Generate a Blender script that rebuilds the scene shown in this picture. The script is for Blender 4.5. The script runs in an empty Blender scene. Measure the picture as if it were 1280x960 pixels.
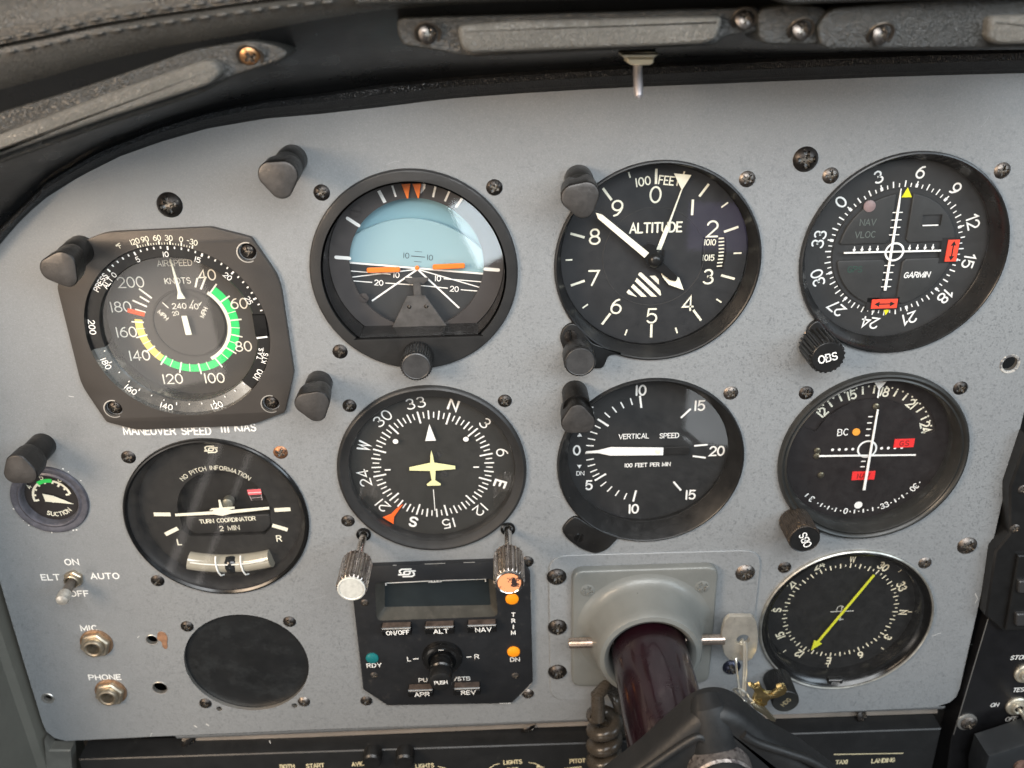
import bpy, bmesh, math, random
from mathutils import Matrix, Vector
from mathutils.geometry import tessellate_polygon
random.seed(7)
D = math.radians
sc = bpy.context.scene
COL = sc.collection
MM = 0.001

# ------------------------------------------------------------------ camera
# panel frame: x right, y up in the panel, z out of the panel towards the pilot (millimetres)
RC = ((0.9995026164255734, -0.02555444261245567, 0.018479454028730104),
      (-0.03097741769415526, -0.9053784963837967, 0.4234739400232522),
      (0.005909259804330467, -0.42383575680749486, -0.9057197866338036))
CAM = (33.69122677595234, 105.78241389239159, 328.31698820613155)
FPX = 1128.1


def W(x, y, z):
    """panel millimetres -> world metres (panel stands upright, facing -Y)"""
    return Vector((x * MM, -z * MM, y * MM))


def P(px, py, z=0.0):
    """point on the plane z (mm in front of the panel) seen at a spot of the photograph"""
    a, b = (px - 640) / FPX, (py - 480) / FPX
    d = [RC[0][i] * a + RC[1][i] * b + RC[2][i] for i in range(3)]
    s = (z - CAM[2]) / d[2]
    return (CAM[0] + s * d[0], CAM[1] + s * d[1])


cd = bpy.data.cameras.new('camera')
cam = bpy.data.objects.new('camera', cd)
COL.objects.link(cam)
r_, u_, b_ = W(*RC[0]).normalized(), -W(*RC[1]).normalized(), -W(*RC[2]).normalized()
m = Matrix((r_, u_, b_)).transposed().to_4x4()
m.translation = W(*CAM)
cam.matrix_world = m
cd.sensor_width = 36
cd.lens = FPX * 36 / 1280
cd.clip_start = 0.01
cd.clip_end = 20
cd.dof.use_dof = True
cd.dof.focus_distance = 0.352
cd.dof.aperture_fstop = 12
sc.camera = cam

# ------------------------------------------------------------------ light
wd = bpy.data.worlds.new('World')
sc.world = wd
wd.use_nodes = True
bg = wd.node_tree.nodes['Background']
bg.inputs[0].default_value = (0.95, 0.97, 1.0, 1)
bg.inputs[1].default_value = 0.075


def area(name, loc, target, sx, sy, power, color, spread=180):
    ld = bpy.data.lights.new(name, 'AREA')
    ld.shape = 'RECTANGLE'
    ld.size, ld.size_y = sx, sy
    ld.energy = power
    ld.color = color
    ld.spread = D(spread)
    o = bpy.data.objects.new(name, ld)
    COL.objects.link(o)
    o.location = W(*loc)
    o.rotation_euler = (W(*target) - W(*loc)).to_track_quat('-Z', 'Y').to_euler()
    return o


# side window on the pilot's left, windscreen light from above, right hand window, added panels for glass reflections
area('left_side_window', (-450, 190, 440), (-110, 20, 0), .26, .26, 5.0, (1.0, .77, .56))
area('airspeed_reflection_panel', (-1010, -560, 1750), (0, -60, 0), .62, .62, 3.4, (1.0, .90, .80))  # added panel behind the camera, spreads a broad reflection on the airspeed glass
area('airspeed_reflection_strip', (-1130, -560, 1745), (0, -60, 0), .22, .40, 1.3, (1.0, .92, .82))  # added strip, steps up that reflection towards the left edge
area('right_side_window', (1050, 420, 900), (80, 0, 0), .7, .45, 8, (.76, .89, 1.0))
area('windscreen_light', (130, 400, 540), (90, 60, 0), .6, .32, 6.6, (.97, .99, 1.0))
rw = area('attitude_reflection_panel', (-12, -500, 1900), (0, 0, 0), .11, .17, .9, (.80, .93, 1.0))  # added panel, puts the bluish patch in the attitude glass
rw.rotation_euler.rotate_axis('Z', D(24))
area('vsi_reflection_panel', (620, -1040, 1900), (60, 0, 0), .17, .20, .35, (.9, .96, 1.0))  # added for a faint veil in the vertical speed glass
area('vsi_reflection_streak', (285, -1340, 1900), (60, -60, 0), .035, .24, .14, (.75, .88, 1.0))  # added thin panel for the streak low in the vertical speed glass
area('altimeter_reflection_panel', (585, -520, 1900), (90, 0, 0), .15, .12, .05, (.62, .50, 1.0))  # added, tints the altimeter glass with a weak purple veil
ds = area('turn_reflection_streak', (-900, -1340, 1880), (-90, -110, 0), .022, .75, .07, (1.0, .93, .88))  # added slim panel, draws a diagonal streak in the turn coordinator glass
ds.rotation_euler.rotate_axis('Z', D(-32))
ds = area('turn_reflection_streak', (-800, -1340, 1880), (-90, -110, 0), .012, .5, .03, (1.0, .93, .88))  # second added streak panel, thinner and weaker
ds.rotation_euler.rotate_axis('Z', D(-32))

sc.view_settings.view_transform = 'Standard'
sc.view_settings.look = 'None'
sc.view_settings.exposure = -0.06
sc.view_settings.gamma = 1.0

# ------------------------------------------------------------------ materials
MATS = {}


def mat(name, col, rough=.5, metal=0.0, spec=.5, noise=None, bump=None, coat=0.0, emis=None, flakes=False, wear=None, dust=None):
    """noise=(scale, amount) colour mottling; bump=(scale, strength); wear=(scale, threshold, colour); dust=(scale,thr,colour)"""
    if name in MATS:
        return MATS[name]
    m = bpy.data.materials.new(name)
    m.use_nodes = True
    nt = m.node_tree
    N, L = nt.nodes, nt.links
    b = N['Principled BSDF']
    b.inputs['Base Color'].default_value = (*col, 1)
    b.inputs['Roughness'].default_value = rough
    b.inputs['Metallic'].default_value = metal
    b.inputs['Specular IOR Level'].default_value = spec
    b.inputs['Coat Weight'].default_value = coat
    b.inputs['Coat Roughness'].default_value = .08
    tc = N.new('ShaderNodeTexCoord')
    csock = None

    def rgbmix(fac, a, c2):
        mx = N.new('ShaderNodeMix')
        mx.data_type = 'RGBA'
        L.new(fac, mx.inputs[0])
        if isinstance(a, tuple):
            mx.inputs[6].default_value = (*a, 1)
        else:
            L.new(a, mx.inputs[6])
        if isinstance(c2, tuple):
            mx.inputs[7].default_value = (*c2, 1)
        else:
            L.new(c2, mx.inputs[7])
        return mx.outputs[2]

    def tex(scale, detail=4, rgh=.6):
        n = N.new('ShaderNodeTexNoise')
        n.inputs['Scale'].default_value = scale
        n.inputs['Detail'].default_value = detail
        n.inputs['Roughness'].default_value = rgh
        L.new(tc.outputs['Object'], n.inputs['Vector'])
        return n.outputs['Fac']

    def ramp(sock, a, b2, v0=0.0, v1=1.0):
        r = N.new('ShaderNodeMapRange')
        r.inputs[1].default_value = a
        r.inputs[2].default_value = b2
        r.inputs[3].default_value = v0
        r.inputs[4].default_value = v1
        L.new(sock, r.inputs[0])
        return r.outputs[0]

    if noise:
        s, amt = noise
        c0 = tuple(max(0, c * (1 - amt)) for c in col)
        c1 = tuple(min(1, c * (1 + amt)) for c in col)
        csock = rgbmix(ramp(tex(s), .3, .7), c0, c1)
        L.new(ramp(tex(s * 2.7), .25, .75, max(.02, rough - .08), min(1, rough + .1)), b.inputs['Roughness'])
    if flakes:
        v = N.new('ShaderNodeTexVoronoi')
        v.inputs['Scale'].default_value = 3000
        L.new(tc.outputs['Object'], v.inputs['Vector'])
        sep = N.new('ShaderNodeSeparateColor')
        L.new(v.outputs['Color'], sep.inputs[0])
        g = ramp(sep.outputs[0], .6, 1.0, 0, .15)
        base = csock if csock else tuple(col)
        csock = rgbmix(g, base, tuple(min(1, c * 1.9) for c in col))
        # tilt of the single flakes
        v2 = N.new('ShaderNodeTexVoronoi')
        v2.inputs['Scale'].default_value = 1700
        L.new(tc.outputs['Object'], v2.inputs['Vector'])
        sep2 = N.new('ShaderNodeSeparateColor')
        L.new(v2.outputs['Color'], sep2.inputs[0])
        L.new(ramp(sep2.outputs[1], .7, 1, 0, .4), b.inputs['Metallic'])
    if wear:
        s, thr, wc = wear
        csock = rgbmix(ramp(tex(s, 6, .7), thr, thr + .04), csock if csock else tuple(col), wc)
    if dust:
        s, thr, wc = dust
        csock = rgbmix(ramp(tex(s, 8, .75), thr, thr + .25, 0, .8), csock if csock else tuple(col), wc)
    if csock:
        L.new(csock, b.inputs['Base Color'])
    if bump:
        s, st = bump
        bp = N.new('ShaderNodeBump')
        bp.inputs['Strength'].default_value = st
        bp.inputs['Distance'].default_value = .0004
        L.new(tex(s, 5, .6), bp.inputs['Height'])
        L.new(bp.outputs[0], b.inputs['Normal'])
    if emis:
        b.inputs['Emission Color'].default_value = (*emis[0], 1)
        b.inputs['Emission Strength'].default_value = emis[1]
    MATS[name] = m
    return m


def leather(name, col, rough=.45, scale=420, strength=.8):
    m = mat(name, col, rough, 0, .5, noise=(60, .18))
    nt = m.node_tree
    N, L = nt.nodes, nt.links
    tc = next(n for n in N if n.type == 'TEX_COORD')
    v = N.new('ShaderNodeTexVoronoi')
    v.feature = 'DISTANCE_TO_EDGE'
    v.inputs['Scale'].default_value = scale
    nz = N.new('ShaderNodeTexNoise')
    nz.inputs['Scale'].default_value = scale * .6
    mv = N.new('ShaderNodeMix')
    mv.data_type = 'VECTOR'
    mv.inputs[0].default_value = .004
    L.new(tc.outputs['Object'], nz.inputs['Vector'])
    L.new(tc.outputs['Object'], mv.inputs[4])
    L.new(nz.outputs['Color'], mv.inputs[5])
    L.new(mv.outputs[1], v.inputs['Vector'])
    r = N.new('ShaderNodeMapRange')
    r.inputs[1].default_value = 0
    r.inputs[2].default_value = .25
    L.new(v.outputs['Distance'], r.inputs[0])
    bp = N.new('ShaderNodeBump')
    bp.inputs['Strength'].default_value = strength
    bp.inputs['Distance'].default_value = .0007
    L.new(r.outputs[0], bp.inputs['Height'])
    L.new(bp.outputs[0], N['Principled BSDF'].inputs['Normal'])
    return m


def glass(name, tint=(1, 1, 1), dirt=.02, dcol=(.8, .8, .8), refl=1.0):
    if name in MATS:
        return MATS[name]
    m = bpy.data.materials.new(name)
    m.use_nodes = True
    nt = m.node_tree
    N, L = nt.nodes, nt.links
    N.remove(N['Principled BSDF'])
    out = N['Material Output']
    tr = N.new('ShaderNodeBsdfTransparent')
    tr.inputs[0].default_value = (*tint, 1)
    gl = N.new('ShaderNodeBsdfGlossy')
    gl.inputs['Roughness'].default_value = .03
    gl.inputs[0].default_value = (refl, refl, refl, 1)
    fr = N.new('ShaderNodeFresnel')
    geo = N.new('ShaderNodeNewGeometry')
    ior = N.new('ShaderNodeMapRange')      # same reflectance from both sides of the thin pane
    ior.inputs[3].default_value = 1.5
    ior.inputs[4].default_value = 1 / 1.5
    L.new(geo.outputs['Backfacing'], ior.inputs[0])
    L.new(ior.outputs[0], fr.inputs[0])
    mx = N.new('ShaderNodeMixShader')
    L.new(fr.outputs[0], mx.inputs[0])
    L.new(tr.outputs[0], mx.inputs[1])
    L.new(gl.outputs[0], mx.inputs[2])
    df = N.new('ShaderNodeBsdfDiffuse')
    df.inputs[0].default_value = (*dcol, 1)
    nz = N.new('ShaderNodeTexNoise')
    nz.inputs['Scale'].default_value = 160
    nz.inputs['Detail'].default_value = 9
    nz.inputs['Roughness'].default_value = .75
    tc = N.new('ShaderNodeTexCoord')
    L.new(tc.outputs['Object'], nz.inputs['Vector'])
    mr = N.new('ShaderNodeMapRange')
    mr.inputs[1].default_value = .35
    mr.inputs[2].default_value = .8
    mr.inputs[3].default_value = 0
    mr.inputs[4].default_value = dirt * 3
    L.new(nz.outputs['Fac'], mr.inputs[0])
    m2 = N.new('ShaderNodeMixShader')
    L.new(mr.outputs[0], m2.inputs[0])
    L.new(mx.outputs[0], m2.inputs[1])
    L.new(df.outputs[0], m2.inputs[2])
    L.new(m2.outputs[0], out.inputs[0])
    MATS[name] = m
    return m


PAINT = mat('panel_grey_paint', (.228, .240, .248), .42, .1, .5, noise=(9, .05), bump=(2200, .1), flakes=True)
BARE = mat('bare_aluminium_edge', (.62, .6, .56), .4, .9)
BLK = mat('satin_black', (.009, .009, .009), .36, noise=(90, .3), bump=(1500, .12), dust=(300, .62, (.12, .11, .1)), wear=(420, .71, (.28, .26, .23)))
BLKG = mat('gloss_black', (.007, .007, .007), .2, noise=(60, .3), dust=(500, .68, (.2, .19, .17)))
BEZG = mat('bezel_grey_black', (.021, .021, .021), .42, noise=(70, .2), bump=(1800, .2), dust=(400, .66, (.2, .2, .19)))
WARMBEZ = mat('brown_black_anodised', (.066, .060, .055), .38, .35, noise=(40, .1), bump=(2600, .2))
DIAL = mat('dial_black', (.012, .012, .012), .6, noise=(40, .15))
DIALG = mat('dial_charcoal', (.028, .028, .028), .65, noise=(40, .1))
DIALB = mat('dial_brown_black', (.010, .007, .007), .55, noise=(40, .15))
DIALK = mat('dial_deep_black', (.006, .006, .006), .6)
VOID = mat('unlit_void', (.004, .004, .004), .9)
WHT = mat('white_print', (.86, .86, .83), .55, emis=((1, 1, 1), .0))
CRM = mat('cream_luminous_paint', (.82, .80, .66), .6, noise=(300, .06))
GRYP = mat('dim_grey_print', (.10, .12, .11), .6)
ORG = mat('orange_paint', (.90, .20, .02), .5)
REDO = mat('red_orange_flag', (.85, .07, .035), .5)
REDT = mat('red_paint', (.75, .10, .03), .5)
YEL = mat('yellow_paint', (.85, .80, .02), .45)
YELP = mat('pale_yellow_paint', (.80, .80, .42), .55)
YARC = mat('amber_arc', (.82, .62, .16), .55)
GRN = mat('green_arc', (.03, .62, .16), .5)
SKYB = mat('horizon_sky_blue', (.26, .41, .46), .55)
SKYB2 = mat('horizon_upper_blue', (.20, .37, .44), .55)
GND = mat('horizon_ground_black', (.03, .033, .036), .55)
DARKP = mat('dark_print', (.04, .05, .06), .6)
CHR = mat('worn_chrome', (.62, .58, .54), .22, 1, noise=(300, .2))
STEEL = mat('screw_steel', (.17, .15, .135), .42, 1, noise=(500, .4), wear=(700, .6, (.06, .045, .035)))
SCRB = mat('screw_black_oxide', (.045, .040, .037), .40, .85, noise=(500, .4), wear=(900, .63, (.25, .22, .18)))
SCRR = mat('screw_rusty', (.30, .15, .08), .45, .7, noise=(500, .4), wear=(700, .56, (.07, .04, .03)))
GOLD = mat('passivated_brass', (.46, .40, .31), .38, .9, noise=(300, .25), wear=(500, .64, (.10, .07, .04)))
BRASS = mat('bright_brass', (.80, .58, .26), .2, 1, noise=(200, .15))
NICK = mat('nickel_silver', (.66, .62, .54), .34, .75, noise=(250, .15), wear=(260, .66, (.25, .2, .14)))
SILV = mat('silver_wire', (.85, .82, .74), .38, .9)
KNOBP = mat('black_plastic_knob', (.010, .010, .010), .36, noise=(200, .3), bump=(1200, .15))
KFACE = mat('brushed_dark_face', (.055, .055, .056), .40, .3, noise=(160, .3), bump=(900, .2))
PLC = mat('post_light_black', (.007, .0065, .006), .40, noise=(200, .4), bump=(900, .3), dust=(260, .64, (.10, .08, .06)))
PLF = mat('post_light_face', (.055, .052, .05), .38, .3, noise=(260, .25), bump=(800, .25))
CAST = mat('grey_cast_housing', (.175, .182, .172), .42, .1, noise=(70, .08), bump=(900, .2), wear=(300, .69, (.03, .03, .03)), coat=.15)
MAROON = mat('maroon_lacquered_tube', (.014, .003, .006), .22, .2, noise=(60, .35), coat=.35, wear=(600, .72, (.25, .2, .2)))
YOKE = mat('yoke_dark_plastic', (.010, .0105, .011), .5, noise=(120, .15), bump=(700, .2))
WORN = mat('worn_collar_metal', (.20, .18, .17), .45, .6, noise=(500, .5), wear=(450, .55, (.05, .04, .04)))
CORD = mat('brown_rubber_cord', (.055, .046, .036), .27, noise=(150, .2))
APB = mat('autopilot_black', (.014, .015, .017), .45, noise=(90, .2), bump=(1500, .15), dust=(240, .6, (.09, .08, .07)))
APD = mat('autopilot_display', (.018, .024, .027), .6, 0, .15, noise=(50, .2))
BTNT = mat('button_top_worn', (.075, .055, .045), .6, noise=(350, .5), dust=(500, .55, (.16, .13, .10)))
LAMPO = mat('amber_lamp', (.92, .30, .01), .35, emis=((1, .32, .0), .12))
LAMPT = mat('teal_lamp', (.01, .15, .16), .3)
LEA = leather('black_leather', (.016, .017, .018), .33, 900, .6)
LEAS = mat('smooth_black_vinyl', (.011, .012, .013), .30, noise=(30, .2), bump=(500, .15))
LEAG = leather('grey_brown_leather', (.12, .116, .104), .36, 1000, .6)
LEAD = leather('dark_olive_leather', (.020, .0205, .019), .36, 1000, .4)
THREAD = mat('seam_thread', (.055, .053, .048), .5)
SIDE = mat('sidewall_vinyl', (.11, .11, .095), .6, noise=(30, .1), bump=(400, .3))
LOWP = mat('lower_panel_black', (.015, .0155, .016), .42, noise=(60, .2), bump=(900, .15), dust=(160, .62, (.08, .08, .075)))
SUBP = mat('subpanel_black', (.008, .008, .009), .35, noise=(60, .3), dust=(700, .7, (.2, .2, .2)))
RADIO = mat('radio_black', (.009, .009, .009), .4, noise=(60, .2), dust=(500, .68, (.2, .2, .2)))
RING = mat('tas_ring', (.30, .30, .29), .25, .85, noise=(50, .2))
RUST = mat('old_glue_stain', (.26, .14, .08), .55, noise=(260, .4))
STICK = mat('orange_knob_sticker', (.85, .35, .16), .5, wear=(230, .53, (.03, .02, .02)))
PALEF = mat('pale_knob_insert', (.62, .62, .57), .45, .2, noise=(600, .12))
CREAMP = mat('cream_print', (.75, .66, .42), .6)
BALLT = mat('inclinometer_liquid', (.52, .50, .40), .3)
FLG = mat('panel_lower_flange', (.20, .175, .15), .4, noise=(30, .25))
GL = glass('instrument_glass', dirt=.006)
GLD = glass('dusty_glass', dirt=.008, dcol=(.75, .72, .66))
GLR = glass('clear_tube', dirt=.01)


# ------------------------------------------------------------------ geometry helpers (all in mm, local z = towards pilot)
def props(o, label=None, cat=None, group=None, kind=None):
    if label:
        o['label'] = label
    if cat:
        o['category'] = cat
    if group:
        o['group'] = group
    if kind:
        o['kind'] = kind
    return o


def thing(name, x, y, z, label, cat, group=None):
    o = bpy.data.objects.new(name, None)
    o.empty_display_size = .005
    COL.objects.link(o)
    o.location = W(x, y, z)
    o.rotation_euler = (D(90), 0, 0)
    return props(o, label, cat, group)


class MB:
    def __init__(s):
        s.v, s.f, s.mi, s.layer = [], [], [], 0

    def add(s, vs, fs, mi=0):
        n = len(s.v)
        s.v += [tuple(p) for p in vs]
        s.f += [tuple(n + i for i in f) for f in fs]
        s.mi += [mi] * len(fs)
        return s

    # --- solids
    def lathe(s, prof, n=64, cx=0, cy=0, mi=0, a0=0, a1=360, cap=False):
        full = abs(a1 - a0) >= 359.9
        k = n if full else n + 1
        vs = []
        for (r, z) in prof:
            for i in range(k):
                a = D(a0 + (a1 - a0) * i / n)
                vs.append((cx + r * math.cos(a), cy + r * math.sin(a), z))
        fs = []
        for j in range(len(prof) - 1):
            for i in range(n):
                i2 = (i + 1) % k
                fs.append((j * k + i, j * k + i2, (j + 1) * k + i2, (j + 1) * k + i))
        s.add(vs, fs, mi)
        if cap:
            z = prof[-1][1]
            s.add([(cx + prof[-1][0] * math.cos(D(360 * i / n)), cy + prof[-1][0] * math.sin(D(360 * i / n)), z) for i in range(n)], [tuple(range(n))], mi)
        return s

    def loft(s, loops, mi=0, cap0=False, cap1=False, closed=True):
        k = len(loops[0])
        vs = [p for l in loops for p in l]
        fs = []
        for j in range(len(loops) - 1):
            for i in range(k if closed else k - 1):
                i2 = (i + 1) % k
                fs.append((j * k + i, j * k + i2, (j + 1) * k + i2, (j + 1) * k + i))
        s.add(vs, fs, mi)
        if cap0:
            s.add(loops[0], [tuple(range(k))[::-1]], mi)
        if cap1:
            s.add(loops[-1], [tuple(range(k))], mi)
        return s

    def plate(s, outer, z0, z1, ch=.4, holes=(), mi=0, wall=None, steps=1, hch=0):
        """extruded outline with rounded front edge and real holes"""
        wall = mi if wall is None else wall
        outer = ccw(outer)
        loops = [[(x, y, z0) for x, y in outer]]
        for i in range(steps + 1):
            t = i / steps * math.pi / 2
            off = ch * (1 - math.cos(t))
            loops.append([(x, y, z1 - ch + ch * math.sin(t)) for x, y in inset(outer, off)])
        front = inset(outer, ch)
        s.loft(loops, mi=wall)
        hl = [ccw(h)[::-1] for h in holes]
        pts = [Vector((x, y, 0)) for x, y in front]
        polys = [pts] + [[Vector((x, y, 0)) for x, y in h] for h in hl]
        flat = [(p.x, p.y, z1) for pl in polys for p in pl]
        if holes:
            tris = tessellate_polygon(polys)
            out = []
            for t in tris:
                a, b, c = (flat[i] for i in t)
                ar = (b[0] - a[0]) * (c[1] - a[1]) - (b[1] - a[1]) * (c[0] - a[0])
                if abs(ar) < 1e-9:
                    continue
                out.append(tuple(t) if ar > 0 else tuple(reversed(t)))
            s.add(flat, out, mi)
        else:
            s.add(flat, [tuple(range(len(flat)))], mi)
        for h in hl:
            s.loft([[(x, y, z1) for x, y in h], [(x, y, z0) for x, y in h]], mi=wall if wall != mi else mi)
        return s

    def box(s, x0, x1, y0, y1, z0, z1, ch=.2, mi=0):
        return s.plate([(x0, y0), (x1, y0), (x1, y1), (x0, y1)], z0, z1, ch, mi=mi)

    def tube(s, pts, r, n=8, mi=0, caps=True, closed=False):
        pts = [Vector(p) for p in pts]
        rr = r if isinstance(r, (list, tuple)) else [r] * len(pts)
        loops = []
        prev = None
        for i, p in enumerate(pts):
            if closed:
                t = (pts[(i + 1) % len(pts)] - pts[i - 1]).normalized()
            else:
                t = (pts[min(i + 1, len(pts) - 1)] - pts[max(i - 1, 0)]).normalized()
            if prev is None:
                a = Vector((0, 0, 1)) if abs(t.z) < .9 else Vector((1, 0, 0))
                u = t.cross(a).normalized()
            else:
                u = (prev - t * prev.dot(t)).normalized()
            prev = u
            v = t.cross(u)
            loops.append([tuple(p + (u * math.cos(2 * math.pi * k / n) + v * math.sin(2 * math.pi * k / n)) * rr[i]) for k in range(n)])
        if closed:
            loops.append(loops[0])
        return s.loft(loops, mi, caps and not closed, caps and not closed)

    # --- flat print
    def poly(s, pts, z, mi=0):
        s.layer += 1
        z += .003 * (s.layer % 4)
        pts = ccw(pts)
        return s.add([(x, y, z) for x, y in pts], [tuple(range(len(pts)))], mi)

    def disc(s, x, y, r, z, n=24, mi=0):
        return s.poly([(x + r * math.cos(2 * math.pi * i / n), y + r * math.sin(2 * math.pi * i / n)) for i in range(n)], z, mi)

    def ribbon(s, pts, w, z, cap=True, closed=False, mi=0):
        s.layer += 1
        z += .003 * (s.layer % 4)
        n = len(pts)
        h = w / 2
        L_, R_ = [], []
        for i in range(n):
            p = pts[i]
            if closed:
                a, b = pts[i - 1], pts[(i + 1) % n]
            else:
                a, b = pts[max(i - 1, 0)], pts[min(i + 1, n - 1)]
            d1 = norm2(p[0] - a[0], p[1] - a[1])
            d2 = norm2(b[0] - p[0], b[1] - p[1])
            if d1 == (0, 0):
                d1 = d2
            if d2 == (0, 0):
                d2 = d1
            t = norm2(d1[0] + d2[0], d1[1] + d2[1])
            if t == (0, 0):
                t = d2
            nx, ny = -t[1], t[0]
            c = max(.45, -d1[1] * nx + d1[0] * ny)
            L_.append((p[0] + nx * h / c, p[1] + ny * h / c, z))
            R_.append((p[0] - nx * h / c, p[1] - ny * h / c, z))
        k = n if closed else n - 1
        vs = L_ + R_
        s.add(vs, [(n + i, n + (i + 1) % n, (i + 1) % n, i) for i in range(k)], mi)
        if cap and not closed:
            for e, (p, q) in enumerate(((pts[0], pts[1]), (pts[-1], pts[-2]))):
                d = norm2(p[0] - q[0], p[1] - q[1])
                a = math.atan2(d[1], d[0])
                s.add([(p[0] + h * math.cos(a + D(x)), p[1] + h * math.sin(a + D(x)), z) for x in (-90, -45, 0, 45, 90)], [(0, 1, 2, 3, 4)], mi)
        return s

    def tick(s, ang, r0, r1, w, z, cx=0, cy=0, mi=0, cap=False):
        a = D(ang)
        return s.ribbon([(cx + r0 * math.sin(a), cy + r0 * math.cos(a)), (cx + r1 * math.sin(a), cy + r1 * math.cos(a))], w, z, cap, mi=mi)

    def arc(s, a0, a1, r0, r1, z, cx=0, cy=0, n=None, mi=0):
        s.layer += 1
        z += .003 * (s.layer % 4)
        n = n or max(4, int(abs(a1 - a0) / 4))
        vs = []
        for i in range(n + 1):
            a = D(a0 + (a1 - a0) * i / n)
            vs += [(cx + r0 * math.sin(a), cy + r0 * math.cos(a), z), (cx + r1 * math.sin(a), cy + r1 * math.cos(a), z)]
        fs = [(2 * i, 2 * i + 1, 2 * i + 3, 2 * i + 2) for i in range(n)]
        return s.add(vs, fs, mi)

    def text(s, txt, x, y, h, z, rot=0, w=None, sx=1.0, gap=1.3, shear=0, mi=0, align=0.5):
        """stroke lettering, cap height h, centred on x, y; rot clockwise degrees"""
        w = w or h * .13
        k = h / 6
        adv, tot = [], 0
        for ch in txt:
            g = GLY.get(ch, (3, []))
            adv.append(tot)
            tot += (g[0] + gap) * sx
        tot -= gap * sx
        a = D(-rot)
        for ch, o in zip(txt, adv):
            for st in GLY.get(ch, (3, []))[1]:
                q = []
                for (u, v) in st:
                    X = (o + u * sx - tot * align + (v - 3) * shear) * k
                    Y = (v - 3) * k
                    q.append((x + X * math.cos(a) - Y * math.sin(a), y + X * math.sin(a) + Y * math.cos(a)))
                closed = len(q) > 3 and abs(q[0][0] - q[-1][0]) + abs(q[0][1] - q[-1][1]) < 1e-6
                if closed:
                    q = q[:-1]
                s.ribbon(q, w, z, True, closed, mi)
        return s

    def arctext(s, txt, r, amid, h, z, w=None, sx=1.0, gap=1.3, cx=0, cy=0, flip=False, mi=0):
        k = h / 6
        tot = sum((GLY.get(c, (3, []))[0] + gap) * sx for c in txt) - gap * sx
        o = 0
        for ch in txt:
            g = GLY.get(ch, (3, []))[0] * sx
            d = math.degrees((o + g / 2 - tot / 2) * k / r)
            a = amid + (-d if flip else d)
            s.text(ch, cx + r * math.sin(D(a)), cy + r * math.cos(D(a)), h, z, a + (180 if flip else 0), w, sx, gap, mi=mi)
            o += g + gap * sx
        return s

    def build(s, name, mats, parent=None, smooth=True, sharp=35):
        me = bpy.data.meshes.new(name)
        me.from_pydata([(x * MM, y * MM, z * MM) for x, y, z in s.v], [], s.f)
        if not isinstance(mats, (list, tuple)):
            mats = [mats]
        for q in mats:
            me.materials.append(q)
        me.polygons.foreach_set('material_index', s.mi)
        me.update()
        if smooth:
            bm = bmesh.new()
            bm.from_mesh(me)
            bmesh.ops.remove_doubles(bm, verts=bm.verts, dist=1e-7)
            bm.to_mesh(me)
            bm.free()
            me.shade_smooth()
            me.set_sharp_from_angle(angle=D(sharp))
        o = bpy.data.objects.new(name, me)
        COL.objects.link(o)
        if parent is not None:
            o.parent = parent
        else:
            o.rotation_euler = (D(90), 0, 0)
        return o


def norm2(x, y):
    l = math.hypot(x, y)
    return (x / l, y / l) if l > 1e-9 else (0, 0)


def ccw(pts):
    a = sum(pts[i - 1][0] * pts[i][1] - pts[i][0] * pts[i - 1][1] for i in range(len(pts)))
    return list(pts) if a > 0 else list(pts)[::-1]


def inset(pts, d):
    if d == 0:
        return list(pts)
    out = []
    n = len(pts)
    for i in range(n):
        a, p, b = pts[i - 1], pts[i], pts[(i + 1) % n]
        d1 = norm2(p[0] - a[0], p[1] - a[1])
        d2 = norm2(b[0] - p[0], b[1] - p[1])
        t = norm2(d1[0] + d2[0], d1[1] + d2[1])
        nx, ny = -t[1], t[0]
        c = max(.5, -d1[1] * nx + d1[0] * ny)
        out.append((p[0] + nx * d / c, p[1] + ny * d / c))
    return out


def circle(r, cx=0, cy=0, n=72, a0=0, a1=360):
    full = abs(a1 - a0) > 359
    k = n if full else n + 1
    return [(cx + r * math.cos(D(a0 + (a1 - a0) * i / n)), cy + r * math.sin(D(a0 + (a1 - a0) * i / n))) for i in range(k)]


def rounded(pts, r, n=5):
    """round the corners of a polygon"""
    pts = ccw(pts)
    out = []
    m = len(pts)
    for i in range(m):
        a, p, b = Vector(pts[i - 1]), Vector(pts[i]), Vector(pts[(i + 1) % m])
        rr = r[i] if isinstance(r, (list, tuple)) else r
        da, db = (a - p), (b - p)
        l = min(rr, da.length * .48, db.length * .48)
        p0, p1 = p + da.normalized() * l, p + db.normalized() * l
        for k in range(n + 1):
            t = k / n
            q = p0 * (1 - t) ** 2 + p * 2 * t * (1 - t) + p1 * t * t
            out.append((q.x, q.y))
    return out


def smoothline(pts, n=6):
    """Catmull-Rom through the points"""
    out = []
    m = len(pts)
    V = [Vector(p) for p in pts]
    for i in range(m - 1):
        p0, p1, p2, p3 = V[max(i - 1, 0)], V[i], V[i + 1], V[min(i + 2, m - 1)]
        for k in range(n):
            t = k / n
            out.append(tuple(.5 * ((2 * p1) + (-p0 + p2) * t + (2 * p0 - 5 * p1 + 4 * p2 - p3) * t * t + (-p0 + 3 * p1 - 3 * p2 + p3) * t ** 3)))
    out.append(tuple(V[-1]))
    return out


# --- stroke alphabet, cap height 6
def _e(cx, cy, rx, ry, a0, a1, n=14):
    return [(cx + rx * math.cos(D(a0 + (a1 - a0) * i / n)), cy + ry * math.sin(D(a0 + (a1 - a0) * i / n))) for i in range(n + 1)]


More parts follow.
